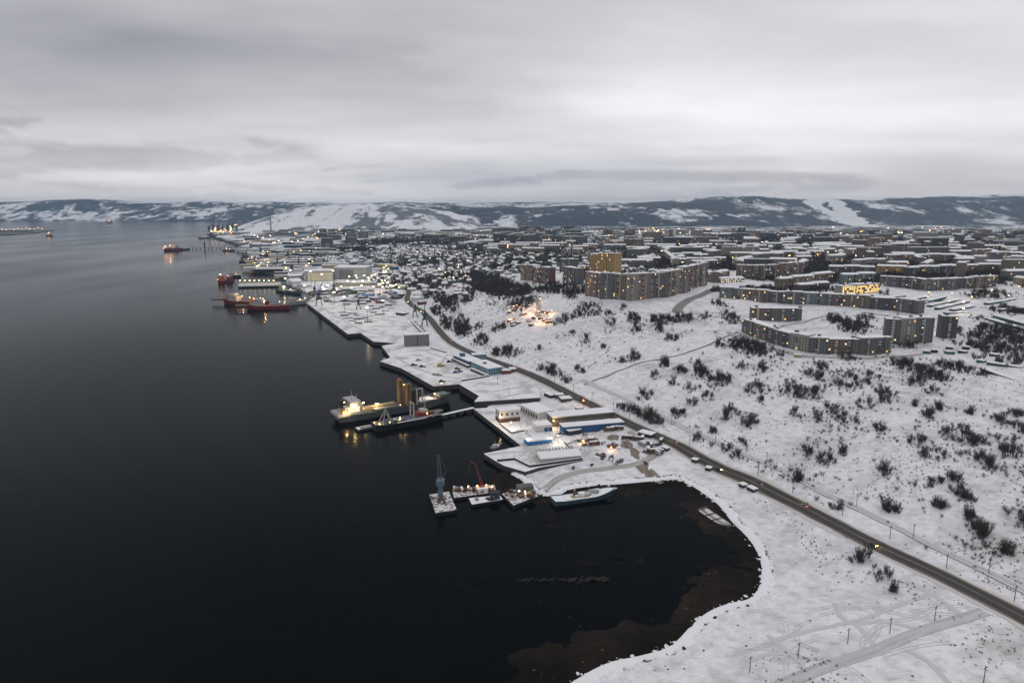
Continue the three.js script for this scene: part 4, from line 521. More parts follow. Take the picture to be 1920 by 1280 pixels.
for (let k = 0; k < 9; k++) portalCrane(392 + k * 6 + (k % 3) * 2, 441 - (k % 2) * 5, 2.3, M.dark, M.dark, 'tall dark portal crane crowding the coal terminal', [10, 24 + (k * 7) % 12]);
for (const [px, py, s] of [[462, 486, 1.1], [478, 494, 1], [500, 488, 1.2], [520, 498, 1], [540, 486, 1.1], [560, 500, 1], [488, 478, 1.2], [590, 494, 1], [470, 470, 1.3], [548, 512, 1]]) portalCrane(px, py, s, M.dark, [M.dark, M.rust, M.slate][px % 3], 'dark portal crane standing over the repair yards', [6 + px % 5, 20 + py % 12]);
for (const q of [[[770, 603], [788, 622]], [[777, 602], [797, 621]]]) { const a = at(...q[0]), b = at(...q[1]); const o = thing('crane_track', 'dark crane track beam crossing the snowy storage quay', 'track', 'crane track beams'); new MB().beam([a[0], a[1] + 0.3, -a[2]], [b[0], b[1] + 0.3, -b[2]], 0.7).build('beam', M.dark, o); }
{ // the pale headland spit with its lamps on the far side of the channel
  const pts = [[-60, 436], [30, 434], [70, 431.5], [100, 432], [70, 436], [20, 440], [-60, 441]].map(([px, py]) => { const [x, d] = onLevel(px, py, 2); return [x, -d]; }); const o = structure(new THREE.Group()); o.name = 'spit'; scene.add(o); new MB().prism(pts, -2, 4).build('bank', M.dark, o); new MB().cap(pts, 4.05).build('ground_cover', std(0.09, 0.085, 0.085), o);
  for (let k = 0; k < 12; k++) { const [x, d] = onLevel(-4 + k * 7.5, 435 - k * 0.2, 4), g = thing('street_lamp', 'sodium lamp on the long spit across the water', 'lamp', 'lamps on the spit', x, 4, -d), p = mesh('pole', lampPole, poleMat, g); p.scale.set(2, 16 + (k * 5) % 9, 2); const m = mesh('lamp_head', lampHead, GLOW[k % 3 ? 'warm' : 'sodium'], g); m.position.y = 16 + (k * 5) % 9; m.scale.setScalar(3); } 
  for (let k = 0; k < 5; k++) { const [x, d] = onLevel(4 + k * 13, 434, 4), g = thing('shed', 'dim shed on the long spit across the water', 'shed', 'sheds on the spit', x, 4, -d); box(0, -1, 0, 40, 10, 24).build('wall', M.dark, g); box(0, 9, 0, 41, 1, 25).build('roof', snow, g); } }
// ---------------------------------------------------------------- flats and houses
const panelTex = (() => { const t = texture(256, (i, j) => { const u = i / 256 * 4, v = j / 256 * 4, seam = Math.min(Math.abs(u - Math.round(u)), Math.abs(v - Math.round(v))) < 0.03 ? 0.72 : 1, p = 0.86 + 0.26 * hash(Math.floor(u) + 3, Math.floor(v) + 9), n = nC[(j * 2) * 512 + i * 2], q = seam * p * (0.9 + 0.2 * n); return [q, q, q]; }); t.repeat.set(1 / 12.8, 1 / 12); return t; })();
const facade = (r, g, b) => new THREE.MeshStandardMaterial({ color: rgb(r, g, b), roughness: 0.9, map: panelTex });
const F = { grey: facade(0.14, 0.136, 0.14), brown: facade(0.185, 0.145, 0.115), pale: facade(0.29, 0.265, 0.235), pink: facade(0.24, 0.175, 0.15), dark: facade(0.09, 0.088, 0.092), gold: facade(0.40, 0.27, 0.12), teal: facade(0.16, 0.20, 0.21), redbrick: facade(0.17, 0.095, 0.085) };
const pane = std(0.03, 0.034, 0.042, 0.3), balconyMat = std(0.46, 0.45, 0.44), balconyDark = std(0.07, 0.065, 0.065);
const LIT = [glow(1, 0.60, 0.18, 2.2), glow(1, 0.72, 0.36, 1.7), glow(1, 0.86, 0.60, 1.5), glow(1, 0.50, 0.14, 1.5), glow(0.9, 0.10, 0.32, 1.0)], windowGeo = box(0, 0, 0, 1.5, 1.5, 0.14).geo();
// a block of flats whose front foot follows points of the photograph; each leg is a section with its own roof
function flats(label, pts, storeys, depth, o = {}) {
  const P0 = pts.map((p) => at(...p)), P = [P0[0]]; for (let k = 1; k < P0.length; k++) { const a = P0[k - 1], b = P0[k], n = Math.max(1, Math.round(Math.hypot(b[0] - a[0], b[2] - a[2]) / 27)); for (let q = 1; q <= n; q++) P.push(a.map((v, i) => lerp(v, b[i], q / n))); }
  const S = o.seed ?? Math.round(pts[0][0] * 7 + pts[0][1]), R = rng(S), g = thing(o.name ?? 'apartment_block', label, o.category ?? 'building', o.group, P[0][0], P[0][1], -P[0][2]), H0 = storeys * 2.9 + 1.2, wm = new MB(), bal = new MB(), vents = new MB(); let count = 0;
  for (let k = 0; k < P.length - 1; k++) {
    const step = P.length > 3 ? [0, 1.6, 0.4, 2.2, 1][k % 5] : 0, H = H0 + step * 0.8, a = P[k], b = P[k + 1], L = Math.hypot(b[0] - a[0], b[2] - a[2]), th = Math.atan2(b[2] - a[2], b[0] - a[0]), c = Math.cos(th), s = Math.sin(th), y0 = (a[1] + b[1]) / 2 - P[0][1] + (o.lift ?? 0), mx = (a[0] + b[0]) / 2 - P[0][0] + Math.sin(th) * step, mz = P[0][2] - (a[2] + b[2]) / 2 + Math.cos(th) * step;
    const at2 = (u, w) => [mx + u * c + w * s, mz - u * s + w * c], [bx, bz] = at2(0, -depth / 2), mat = (o.mats ?? [F.grey])[k % (o.mats ?? [0]).length];
    box(bx, y0 - 5, bz, L + 0.3, H + 5, depth, th).build('wall', mat, g); const up = 0; box(bx, y0 + H, bz, L - 0.1, 0.5 + up, depth + 0.2, th).build('roof', snow, g); if (o.single === undefined && storeys < 6 && L > 20) { const A = at2(-L / 2, 0.3), B = at2(L / 2, 0.3), C = at2(L / 2, -depth - 0.3), D = at2(-L / 2, -depth - 0.3), m1 = at2(-L / 2, -depth / 2), m2 = at2(L / 2, -depth / 2), ya = y0 + H + 0.5 + up, yb = ya + 2.4; new MB().quad([A[0], ya, A[1]], [B[0], ya, B[1]], [m2[0], yb, m2[1]], [m1[0], yb, m1[1]]).quad([C[0], ya, C[1]], [D[0], ya, D[1]], [m1[0], yb, m1[1]], [m2[0], yb, m2[1]]).tri([B[0], ya, B[1]], [C[0], ya, C[1]], [m2[0], yb, m2[1]]).tri([D[0], ya, D[1]], [A[0], ya, A[1]], [m1[0], yb, m1[1]]).build('pitched_roof', snow, g); }
    for (let q = 0; q < Math.max(1, L / 24 | 0); q++) { const [vx, vz] = at2((R() - 0.5) * L * 0.9, -depth * (0.3 + 0.4 * R())); vents.box(vx, y0 + H + 0.4, vz, 2 + R() * 2, 1.2 + R(), 2, th); }
    for (let q = 0; o.balcony !== 0 && q < Math.round(L / 17); q++) { const [sx, sz] = at2(((q + 0.5) / Math.round(L / 17) - 0.5) * L, 0.1); box(sx, y0 - 3, sz, 2.2, H + 3.4, 0.5, th).build('stair_bay', q % 2 ? balconyDark : F.pale, g); }
    const n = Math.max(2, Math.round(L / (o.bay ?? 3.1)));
    for (let f = 0; f < storeys; f++) for (let q = 0; q < n; q++) {
      const u = ((q + 0.5) / n - 0.5) * L, y = y0 + 1.2 + f * 2.9 + 0.3, lit = R() < (o.lit > 0.5 ? o.lit : (o.lit ?? 0.09) * 0.42), [x, z] = at2(u, 0.04);
      if ((o.single && count < 240) || lit) { const m = mesh(lit ? 'lit_window' : 'window', windowGeo, lit ? LIT[o.litMat ?? (R() < 0.04 ? 4 : (R() * 4) | 0)] : pane, g); m.position.set(x, y, z); m.rotation.y = th; if (o.wide) m.scale.x = o.wide; count++; }
      else wm.box(x, y, z, 1.5, 1.5, 0.14, th);
      if (o.balcony !== 0 && (q % (o.balcony ?? 4)) === 2 && f) { const [x2, z2] = at2(u, 0.55); (R() < 0.55 ? bal : vents).box(x2, y - 0.9, z2, 2.7, 1.0, 1.0, th); }
      if (f >= 0 && q % 2) { const [x3, z3] = at2(u, -depth - 0.04); wm.box(x3, y, z3, 1.5, 1.5, 0.14, th); }
    }
    for (const e of [-1, 1]) for (let f = 0; f < storeys; f++) for (let q = 0; q < 2; q++) { const [x, z] = at2(e * (L / 2 + 0.17), -depth * (0.3 + q * 0.4)); wm.box(x, y0 + 1.5 + f * 2.9, z, 0.14, 1.4, 1.3, th); }
  }
  const w = wm.build('windows', pane, g); w.userData.kind = 'stuff'; if (bal.i.length) bal.build('balconies', balconyMat, g).userData.kind = 'stuff'; vents.build('vents', balconyDark, g).userData.kind = 'stuff';
  return g;
}
flats('long curved five-storey block with patchwork balconies along the hillside road', [[1391, 621], [1417, 632], [1448, 644], [1482, 653], [1515, 660.5], [1552, 664], [1611, 664.5], [1669, 661]], 5, 12, { single: 1, mats: [F.grey, F.brown, F.grey, F.pale], lit: 0.10 });
flats('five-storey block with green and blue roof lights above the curved block', [[1409, 600], [1456, 602], [1503, 601]], 5, 12, { single: 1, mats: [F.brown, F.grey], lit: 0.13 });
flats('nine-storey block with loggia stripes at the end of the curved block', [[1657, 644], [1687, 646.5], [1712, 644], [1748, 642]], 9, 14, { single: 1, mats: [F.grey, F.pale, F.grey], lit: 0.08, balcony: 4 });
flats('lone nine-storey slab half hidden by bare trees', [[1764, 634], [1793, 634]], 8, 14, { mats: [F.dark], lit: 0.05 });
flats('winding five-storey row behind the school-side garages', [[1375, 560], [1440, 567], [1504, 570.5], [1545, 572], [1585, 574], [1630, 579], [1680, 583], [1724, 589]], 5, 12, { single: 1, mats: [F.grey, F.brown, F.dark, F.grey, F.teal], lit: 0.09 });
flats('school with three rows of blazing yellow windows', [[1579, 553], [1604, 551.5], [1649, 547]], 4, 16, { name: 'school', mats: [F.pale], lit: 0.78, litMat: 0, balcony: 0, single: 1, wide: 1.7, bay: 3.6 });
flats('unlit school wing joined to the blazing school', [[1500, 547], [1556, 541]], 3, 14, { name: 'school', mats: [F.dark], lit: 0.02, balcony: 0 });
flats('long five-storey row facing the snowy garage field', [[1649, 535], [1700, 540], [1748, 545.5], [1806, 541], [1870, 536]], 5, 12, { single: 1, mats: [F.grey, F.dark, F.brown, F.grey], lit: 0.08 });
flats('dim five-storey row beside the unlit school wing', [[1463, 542], [1510, 537], [1560, 529]], 5, 12, { mats: [F.brown], lit: 0.06 });
flats('zigzag wall of tall flats crowning the snowy hill', [[1097, 554], [1126, 560], [1150, 560.5], [1174, 563.5], [1196, 562.5], [1222, 559], [1247, 558], [1263, 554], [1295, 543.5], [1324, 534]], 12, 13, { single: 1, mats: [F.pink, F.grey, F.brown, F.pale], lit: 0.10, balcony: 5 });
flats('golden sixteen-storey tower floodlit above the zigzag flats', [[1104, 531], [1120, 532.5], [1136, 532.5], [1152, 531]], 17, 18, { name: 'tower_block', single: 1, mats: [F.gold], lit: 0.16, litMat: 1, balcony: 0 });
for (const [A, B, n, m, t] of [[[976, 525], [1000, 527], 10, F.pink, 'square tower block with a lit entrance column at the wood edge'], [[998, 532], [1028, 533], 10, F.redbrick, 'square tower block with red stripes at the wood edge'], [[1055, 534], [1080, 535], 10, F.grey, 'plain grey tower block by the golden tower'], [[1049, 510], [1074, 510], 9, F.dark, 'dark tower block half behind the plain grey one'], [[1082, 525], [1104, 525], 8, F.redbrick, 'brick-red flats squeezed beside the golden tower']]) flats(t, [A, B], n, 16, { name: 'tower_block', mats: [m], lit: 0.1, balcony: 4 });
flats('five-storey block with twin wings past the end of the zigzag flats', [[1325, 528], [1345, 530], [1367, 525]], 5, 12, { mats: [F.brown], lit: 0.1 });
flats('low shop with a lit strip of roof lamps by the road bend', [[1352, 531], [1396, 529]], 2, 18, { name: 'shop', mats: [F.pale], lit: 0.6, balcony: 0, litMat: 2 });
flats('five-storey block by the road bend', [[1349, 558], [1384, 560]], 5, 12, { mats: [F.teal], lit: 0.12 });
for (const [A, B, n, m, t] of [[[1300, 505], [1345, 503], 5, F.dark, 'dark row behind the twin-winged block'], [[1242, 480], [1264, 500], 5, F.pale, 'row running uphill beside the snowy street'], [[1258, 500], [1316, 498], 5, F.pale, 'long pale row closing the courtyard'], [[1316, 499], [1361, 497], 5, F.brown, 'brown row closing the courtyard'], [[1262, 489], [1316, 487], 5, F.grey, 'inner courtyard row with a white roof'], [[1380, 522], [1420, 525], 8, F.brown, 'stepped brown block beside the stair-step blocks'], [[1424, 524], [1460, 522], 8, F.grey, 'stair-step block with plain end wall'], [[1464, 520], [1506, 517], 8, F.pink, 'pinkish stair-step block beside the school wing'], [[1605, 500], [1661, 498], 4, F.pale, 'pale four-storey row with white roof behind the long rows'], [[1662, 492], [1790, 492], 5, F.brown, 'very long brown row under an unbroken snow roof'], [[1792, 496], [1930, 498], 5, F.pale, 'very long pale row with roof vents in a line'], [[1640, 477], [1682, 478], 9, F.pink, 'pink high-rise slab with red corner lamps'], [[1684, 478], [1726, 478], 9, F.brown, 'brown high-rise slab beside the pink one'], [[1555, 516], [1640, 518], 5, F.grey, 'grey row above the blazing school'], [[1645, 515], [1700, 517], 5, F.gold, 'ochre row above the blazing school'], [[1705, 519], [1800, 515], 5, F.dark, 'dark row under the woods above the long row'], [[1805, 514], [1925, 512], 5, F.brown, 'long row running out past the woods'], [[1580, 534], [1640, 530], 5, F.teal, 'greenish row directly behind the blazing school'], [[1412, 490], [1470, 488], 5, F.pale, 'cream row with a lit yellow ground floor'], [[1470, 478], [1530, 480], 5, F.grey, 'grey row beyond the cream row'], [[1900, 531], [1945, 538], 3, F.gold, 'small lit ochre building at the far edge of the garage field']]) flats(t, [A, B], n, 12, { mats: [m], lit: 0.08 });

// garages in long rows, doors towards the lane
function garages(A, B, mat, label) { const f = frameOf(A, B), g = thing('garage_row', label, 'garage', 'rows of lock-up garages', f.x, f.y, -f.d, f.th), n = Math.round(f.L / 3.6); box(0, -2, -3, f.L, 4.6, 6).build('wall', M.dark, g); box(0, 2.6, -3, f.L + 0.4, 0.5, 6.6).build('roof', snow, g); const dm = new MB(); for (let k = 0; k < n; k++) dm.box(((k + 0.5) / n - 0.5) * f.L, 0.1, 0.05, 2.9, 2.2, 0.14); const d = dm.build('doors', mat, g); d.userData.kind = 'stuff'; }
for (const [A, B, m] of [[[1699, 567], [1742, 556], 0], [[1747, 576], [1809, 559], 0], [[1762, 581], [1819, 567], 1], [[1744, 567], [1776, 558], 0], [[1663, 561], [1699, 556], 0], [[1790, 584], [1830, 574], 1], [[1728, 572], [1760, 564], 1], [[1854, 572], [1912, 559], 0], [[1847, 598], [1925, 622], 1], [[1862, 594], [1925, 612], 0], [[1880, 584], [1925, 578], 1], [[1690, 574], [1722, 566], 1], [[1775, 590], [1822, 586], 1], [[1840, 696], [1900, 712], 1], [[1850, 684], [1915, 690], 1]]) garages(A, B, m ? M.slate : M.green, m ? 'long row of lock-up garages with slate doors under snow' : 'long row of lock-up garages with green doors under snow');
for (const [px, py, m, t] of [[1738, 663, M.green, 'green hut'], [1752, 661, M.dark, 'black hut'], [1784, 664, M.green, 'green hut with a long snowy roof'], [1803, 662, M.slate, 'slate hut'], [1780, 655, M.brown, 'brown hut'], [1812, 655, M.dark, 'black hut under the trees'], [1862, 668, M.slate, 'slate hut on the wooded slope'], [1838, 680, M.green, 'green hut on the wooded slope'], [1496, 670, M.tan, 'tan kiosk alone below the curved block']]) building('hut', t + ' beside the hillside lane', [px - 7, py], [px + 7, py + 0.6], 5, 3, { wall: m });

// the wider town: blocks, houses and sheds built from a few patterns
const taken = [];
function clear(x, d, r) { for (const t of taken) if ((t[0] - x) ** 2 + (t[1] - d) ** 2 < (t[2] + r) ** 2) return false; taken.push([x, d, r]); return true; }
scene.children.forEach((o) => { if (/building/.test(o.userData.category ?? '') ) taken.push([o.position.x, -o.position.z, 34]); });
const pattern = {};
function blockPattern(L, n, tone) { // wall, roof and windows shared by every copy
  const key = L + '_' + n + '_' + tone; if (pattern[key]) return pattern[key];
  const H = n * 2.9 + 1.2, wm = new MB(), c = Math.round(L / 3.4); for (let f = 0; f < n; f++) for (let q = 0; q < c; q++) for (const z of [6.05, -6.05]) wm.box(((q + 0.5) / c - 0.5) * L, 1.5 + f * 2.9, z, 1.7, 1.5, 0.12);
  return pattern[key] = { H, L, c, wall: box(0, -8, 0, L, H + 8, 12).geo(), roof: n > 5 ? box(0, H, 0, L + 0.3, 0.6, 12.3).geo() : (() => { const a = L / 2 + 0.3, z = 6.6, r = H + 3; return new MB().quad([-a, H, z], [a, H, z], [a, r, 0], [-a, r, 0]).quad([a, H, -z], [-a, H, -z], [-a, r, 0], [a, r, 0]).tri([a, H, z], [a, H, -z], [a, r, 0]).tri([-a, H, -z], [-a, H, z], [-a, r, 0]).quad([-a, H - 0.5, z], [a, H - 0.5, z], [a, H, z], [-a, H, z]).geo(); })(), win: wm.geo(), n };
}
const BR = rng(2024), toneName = { grey: 'grey', brown: 'brown', pale: 'cream', pink: 'pinkish', dark: 'dark grey', teal: 'greenish' };
function townBlock(x, d, turn, L, n, tone, where) {
  const p = blockPattern(L, n, tone), g = thing('apartment_block', `${L < 60 ? (L < 40 ? 'very short' : 'short') : L < 90 ? 'mid-length' : 'long'} ${toneName[tone]} ${n === 5 ? 'five' : n === 9 ? 'nine' : 'twelve'}-storey block ${where}`, 'building', 'panel blocks ' + where, x, ground(x, d), -d, turn);
  mesh('wall', p.wall, F[tone], g); mesh('roof', p.roof, snow, g); mesh('windows', p.win, pane, g).userData.kind = 'stuff';
  const k = d < 2400 ? 4 : 2, s = d < 2400 ? 1 : 1.5; for (let q = 0; q < k; q++) { const m = mesh('lit_window', windowGeo, LIT[BR() < 0.05 ? 4 : (BR() * 4) | 0], g), i = (BR() * p.c) | 0, f = (BR() * n) | 0; m.position.set(((i + 0.5) / p.c - 0.5) * L, 1.5 + f * 2.9, 6.12); m.scale.set(s * 1.1, s, 1.2); }
}
function fill(n, box4, make, rad) { let made = 0; for (let k = 0; k < n * 14 && made < n; k++) { const px = lerp(box4[0], box4[2], BR()), py = lerp(box4[1], box4[3], BR() ** 0.8), [x, y, d] = at(px, py); if (d > 7000 || y < 1.5 || !clear(x, d, rad)) continue; make(x, d, px, py); made++; } }
const pickOf = (a) => a[(BR() * a.length) | 0];
const rows = (where, turns, tall, tones) => (x, d) => townBlock(x, d, pickOf(turns) + (BR() - 0.5) * 0.12, pickOf([36, 50, 50, 70, 90]), BR() < tall ? pickOf([9, 9, 12]) : 5, pickOf(tones), where);
fill(44, [1190, 466, 1420, 502], rows('in the courtyards above the zigzag flats', [0, 0, 0.9, 1.0], 0.2, ['grey', 'pale', 'brown', 'dark']), 33);
fill(84, [1400, 458, 1940, 500], rows('in the upper town behind the long rows', [0, 0.05, 0.25, 1.2, -0.3], 0.25, ['pale', 'brown', 'grey', 'dark', 'pink']), 31);
fill(34, [1400, 500, 1940, 530], rows('between the long rows of the upper town', [0, 0.1, -0.2, 0.9], 0.25, ['dark', 'brown', 'grey']), 40);
fill(120, [1130, 438, 1940, 462], rows('in the far town below the hills', [0, 0.2, -0.2, 1.2], 0.45, ['dark', 'brown', 'grey', 'pink', 'pale']), 40);
fill(34, [930, 430, 1080, 458], rows('in the grey high-rise estate beyond the valley', [0, 0.2, 1.2], 0.95, ['dark', 'grey', 'dark']), 40);
fill(10, [1150, 442, 1210, 464], rows('in the pinkish high-rise estate by the motorway', [0, 0.1], 0.9, ['pink', 'brown']), 40);
fill(11, [604, 436, 690, 462], rows('in the high-rise estate under the white hill', [0, 0.3], 0.95, ['dark', 'grey']), 45);
fill(16, [900, 456, 1180, 476], rows('scattered along the valley road', [0, 0.3, -0.2], 0.06, ['pink', 'teal', 'pale']), 48);
// houses: gabled, snow on the roof
const houseGeo = [0, 1, 2, 3].map((k) => { const L = [10, 13, 9, 16][k], D = [8, 9, 8, 9][k], h = [3.4, 4.4, 5.4, 3.6][k], r = [3, 3.2, 3.6, 2.6][k], a = L / 2 + 0.5, z = D / 2 + 0.6; const w = box(0, -4, 0, L, h + 4, D).tri([L / 2, h, D / 2], [L / 2, h, -D / 2], [L / 2, h + r, 0]).tri([-L / 2, h, -D / 2], [-L / 2, h, D / 2], [-L / 2, h + r, 0]).geo();
  const R = new MB(), t = 0.45; R.quad([-a, h - 0.3, z], [a, h - 0.3, z], [a, h + r + t, 0], [-a, h + r + t, 0]).quad([a, h - 0.3, -z], [-a, h - 0.3, -z], [-a, h + r + t, 0], [a, h + r + t, 0]).quad([-a, h - 0.7, z], [a, h - 0.7, z], [a, h - 0.3, z], [-a, h - 0.3, z]).tri([a, h - 0.3, z], [a, h - 0.3, -z], [a, h + r + t, 0]).tri([-a, h - 0.3, -z], [-a, h - 0.3, z], [-a, h + r + t, 0]); R.box(L * 0.2, h + r * 0.4, -D * 0.15, 0.9, r, 0.9); return { wall: w, roof: R.geo(), L, D, h }; });
const houseWall = [[M.brown, 'brown'], [M.dark, 'black'], [M.grey, 'grey'], [M.rust, 'rust-red'], [M.teal, 'teal'], [M.tan, 'tan']];
function house(x, d, where) { const k = (BR() * 4) | 0, [m, nm] = pickOf(houseWall), p = houseGeo[k], g = thing('house', `${['small', 'broad', 'tall narrow', 'long low'][k]} ${nm} house with a snowy gable roof ${where}`, 'house', 'gabled houses ' + where, x, ground(x, d), -d, pickOf([0, 0.3, 1.3, -0.4]) + BR() * 0.2); mesh('wall', p.wall, m, g); mesh('roof', p.roof, snow, g); if (BR() < 0.3) { const w = mesh('lit_window', windowGeo, LIT[(BR() * 3) | 0], g); w.position.set(0, 1.2, p.D / 2 + 0.05); } }
fill(120, [760, 462, 1000, 512], (x, d) => house(x, d, 'in the low-rise valley quarter'), 13);
fill(60, [690, 505, 880, 556], (x, d) => house(x, d, 'across the road from the shipyard'), 14);
fill(55, [620, 455, 800, 495], (x, d) => house(x, d, 'above the repair berths'), 16);
fill(40, [1000, 458, 1250, 510], (x, d) => house(x, d, 'along the valley road'), 16);
const shedGeo = [0, 1, 2].map((k) => { const L = [34, 55, 80][k], D = [14, 18, 24][k], h = [6, 8, 10][k]; return [box(0, -5, 0, L, h + 5, D).geo(), box(0, h, 0, L + 0.6, 0.7, D + 0.6).geo()]; }), shedWall = [[M.grey, 'grey'], [M.brown, 'brown'], [M.dark, 'black'], [M.slate, 'slate'], [M.white, 'white'], [M.tan, 'tan']];
function shed(x, d, where) { const k = (BR() * 3) | 0, [m, nm] = pickOf(shedWall), g = thing('warehouse', `${['small', 'mid-sized', 'large'][k]} ${nm} flat-roofed warehouse ${where}`, 'warehouse', 'flat-roofed warehouses ' + where, x, ground(x, d), -d, 0.1 + (BR() - 0.5) * 0.5); mesh('wall', shedGeo[k][0], m, g); mesh('roof', shedGeo[k][1], snow, g); }
fill(55, [455, 468, 640, 522], (x, d) => shed(x, d, 'in the repair yards'), 30);
fill(40, [640, 495, 860, 540], (x, d) => shed(x, d, 'between the shipyard and the houses'), 28);
fill(34, [450, 430, 640, 466], (x, d) => shed(x, d, 'behind the coal terminal'), 55);
fill(44, [640, 428, 1200, 450], (x, d) => shed(x, d, 'on the plain below the far hills'), 60);
fill(20, [1450, 428, 1930, 442], (x, d) => shed(x, d, 'by the frozen lake under the ski hill'), 70);
building('radio_mast_house', 'hut with a tall black T-shaped mast in the valley', [1066, 508], [1074, 508], 8, 4, { wall: M.dark, extra: [['mast', M.black, 0, 4, -4, 2.2, 46, 2.2], ['crossbeam', M.black, -0.9, 48, -4, 26, 1.6, 1.6]] });
{ const [x, y, d] = at(508, 436), o = thing('chimney', 'tall thin power-station chimney by the white hill', 'chimney', null, x, y, -d); new MB().beam([0, -2, 0], [0, 95, 0], 5, 3.4, 10).build('shaft', M.grey, o); new MB().beam([0, 95, 0], [0, 100, 0], 3.6, 3.4, 10).build('rim', M.rust, o); }
// ---------------------------------------------------------------- shrubs, trees, tufts
const bark = std(0.055, 0.045, 0.04, 0.95), twig = std(0.064, 0.052, 0.049, 0.95), straw = std(0.17, 0.125, 0.09, 0.95);
function shrubGeo(seed, H, spread, nStem, nTwig) { // several leaning stems, limbs, then a haze of fine bare twigs
  const R = rng(seed), trunk = new MB(), crown = new MB(), strip = (a, b, w) => { const f = R() * 3.14, c = Math.cos(f) * w, s = Math.sin(f) * w; crown.quad([a[0] - c, a[1], a[2] - s], [a[0] + c, a[1], a[2] + s], [b[0] + c * 0.35, b[1], b[2] + s * 0.35], [b[0] - c * 0.35, b[1], b[2] - s * 0.35]); };
  for (let k = 0; k < nStem; k++) { const f = k / nStem * 6.283 + R(), lean = spread * (0.3 + 0.7 * R()), h = H * (0.65 + 0.35 * R()), foot = [Math.cos(f) * 0.4, -0.5, Math.sin(f) * 0.4], top = [Math.cos(f) * lean, h, Math.sin(f) * lean]; trunk.beam(foot, top, 0.11, 0.03, 3);
    for (let q = 0; q < nTwig; q++) { const t = 0.22 + 0.78 * R(), p = foot.map((v, i) => lerp(v, top[i], t)), g = R() * 6.283, len = H * (0.16 + 0.26 * R()) * (1.15 - t * 0.5), e = [p[0] + Math.cos(g) * len * 0.62, p[1] + len * (0.45 + 0.5 * R()), p[2] + Math.sin(g) * len * 0.62]; strip(p, e, 0.075 + 0.04 * R());
      for (let z = 0; z < 3; z++) { const u = 0.3 + 0.7 * R(), m = p.map((v, i) => lerp(v, e[i], u)), g2 = R() * 6.283, l2 = len * (0.3 + 0.3 * R()); strip(m, [m[0] + Math.cos(g2) * l2 * 0.7, m[1] + l2 * (0.2 + 0.8 * R()), m[2] + Math.sin(g2) * l2 * 0.7], 0.055 + 0.03 * R()); } } }
  return [trunk.geo(), crown.geo()];
}
const shrubs = [[1, 4.3, 3.1, 9, 13], [2, 5.0, 2.7, 8, 15], [3, 3.5, 3.1, 10, 11], [4, 5.8, 2.3, 7, 17], [5, 2.7, 2.2, 8, 9], [6, 6.6, 2.9, 8, 18]].map((a) => shrubGeo(...a));
const Z7 = [1180, 560, 0.3854], Z5 = [860, 400, 0.28125], Z8 = [1080, 840, 0.4375], Z2 = [400, 360, 0.2604], Z3 = [1060, 760, 0.125], Z6 = [1560, 440, 0.1875];
const CLUMPS = [];
const add = (z, list, dens = 1) => { for (const [x, y, rx, ry] of list) CLUMPS.push([z[0] + x * z[2], z[1] + y * z[2], rx * z[2], ry * z[2], dens]); };
add(Z7, [[20, 105, 30, 40], [35, 155, 25, 12], [150, 110, 50, 20], [250, 100, 60, 18], [150, 150, 20, 14], [205, 195, 35, 10], [30, 285, 30, 20], [440, 230, 20, 12], [580, 240, 80, 40], [720, 260, 40, 20], [1055, 290, 35, 16], [320, 320, 30, 12], [555, 335, 40, 12], [650, 345, 35, 16], [170, 325, 20, 12], [255, 350, 25, 14], [345, 365, 35, 22], [130, 380, 20, 18], [440, 400, 60, 28], [210, 410, 20, 12], [310, 435, 35, 14], [380, 480, 30, 16], [75, 475, 45, 22], [620, 445, 70, 26], [800, 460, 70, 32], [900, 460, 65, 30], [790, 420, 30, 18], [895, 375, 40, 22], [930, 335, 40, 24], [1040, 370, 35, 24], [1030, 430, 50, 22], [1100, 430, 35, 18], [1135, 400, 35, 18], [1190, 380, 25, 18], [1250, 460, 50, 24], [1240, 500, 40, 18], [1150, 520, 50, 20], [300, 515, 30, 20], [250, 560, 25, 16], [450, 575, 45, 24], [510, 550, 30, 16], [570, 620, 30, 22], [605, 595, 20, 18], [640, 500, 12, 18], [810, 565, 25, 14], [935, 580, 40, 20], [1000, 540, 40, 26], [1060, 590, 45, 26], [1215, 635, 20, 12], [410, 650, 14, 12], [330, 690, 25, 18], [430, 730, 70, 28], [520, 770, 20, 16], [570, 700, 40, 20], [865, 740, 20, 20], [935, 790, 20, 20], [990, 790, 14, 18], [1040, 755, 20, 12], [1330, 690, 45, 26], [1420, 700, 50, 36], [1480, 760, 80, 34], [1600, 680, 80, 44], [1620, 640, 40, 22], [1680, 780, 70, 36], [1760, 820, 60, 26], [1790, 700, 100, 44], [1860, 760, 60, 30], [1250, 850, 48, 40], [1450, 900, 80, 26], [1560, 890, 60, 26], [1610, 950, 28, 40], [1640, 970, 18, 16], [1500, 1010, 30, 16], [1000, 1015, 30, 16], [1250, 1025, 13, 12], [1300, 1035, 10, 9], [1660, 1065, 30, 24], [1890, 1070, 50, 36], [1700, 1120, 30, 18], [1880, 630, 50, 36], [1890, 570, 30, 22], [1790, 590, 25, 14], [1460, 575, 25, 14], [1380, 340, 80, 34], [1470, 380, 60, 34], [1400, 410, 60, 26], [1480, 455, 50, 16], [1560, 330, 50, 26], [1640, 350, 60, 34], [1530, 390, 40, 24], [1330, 320, 40, 24], [20, 560, 30, 26], [110, 590, 40, 26], [820, 885, 14, 8], [700, 900, 50, 12], [1510, 540, 8, 6], [1660, 560, 8, 8], [1390, 520, 8, 10]], 1);
add(Z8, [[1310, 550, 34, 30], [1225, 480, 50, 14], [970, 530, 6, 5], [1355, 610, 10, 6], [1840, 440, 34, 26], [1730, 365, 34, 26], [1560, 245, 30, 18]], 0.9);
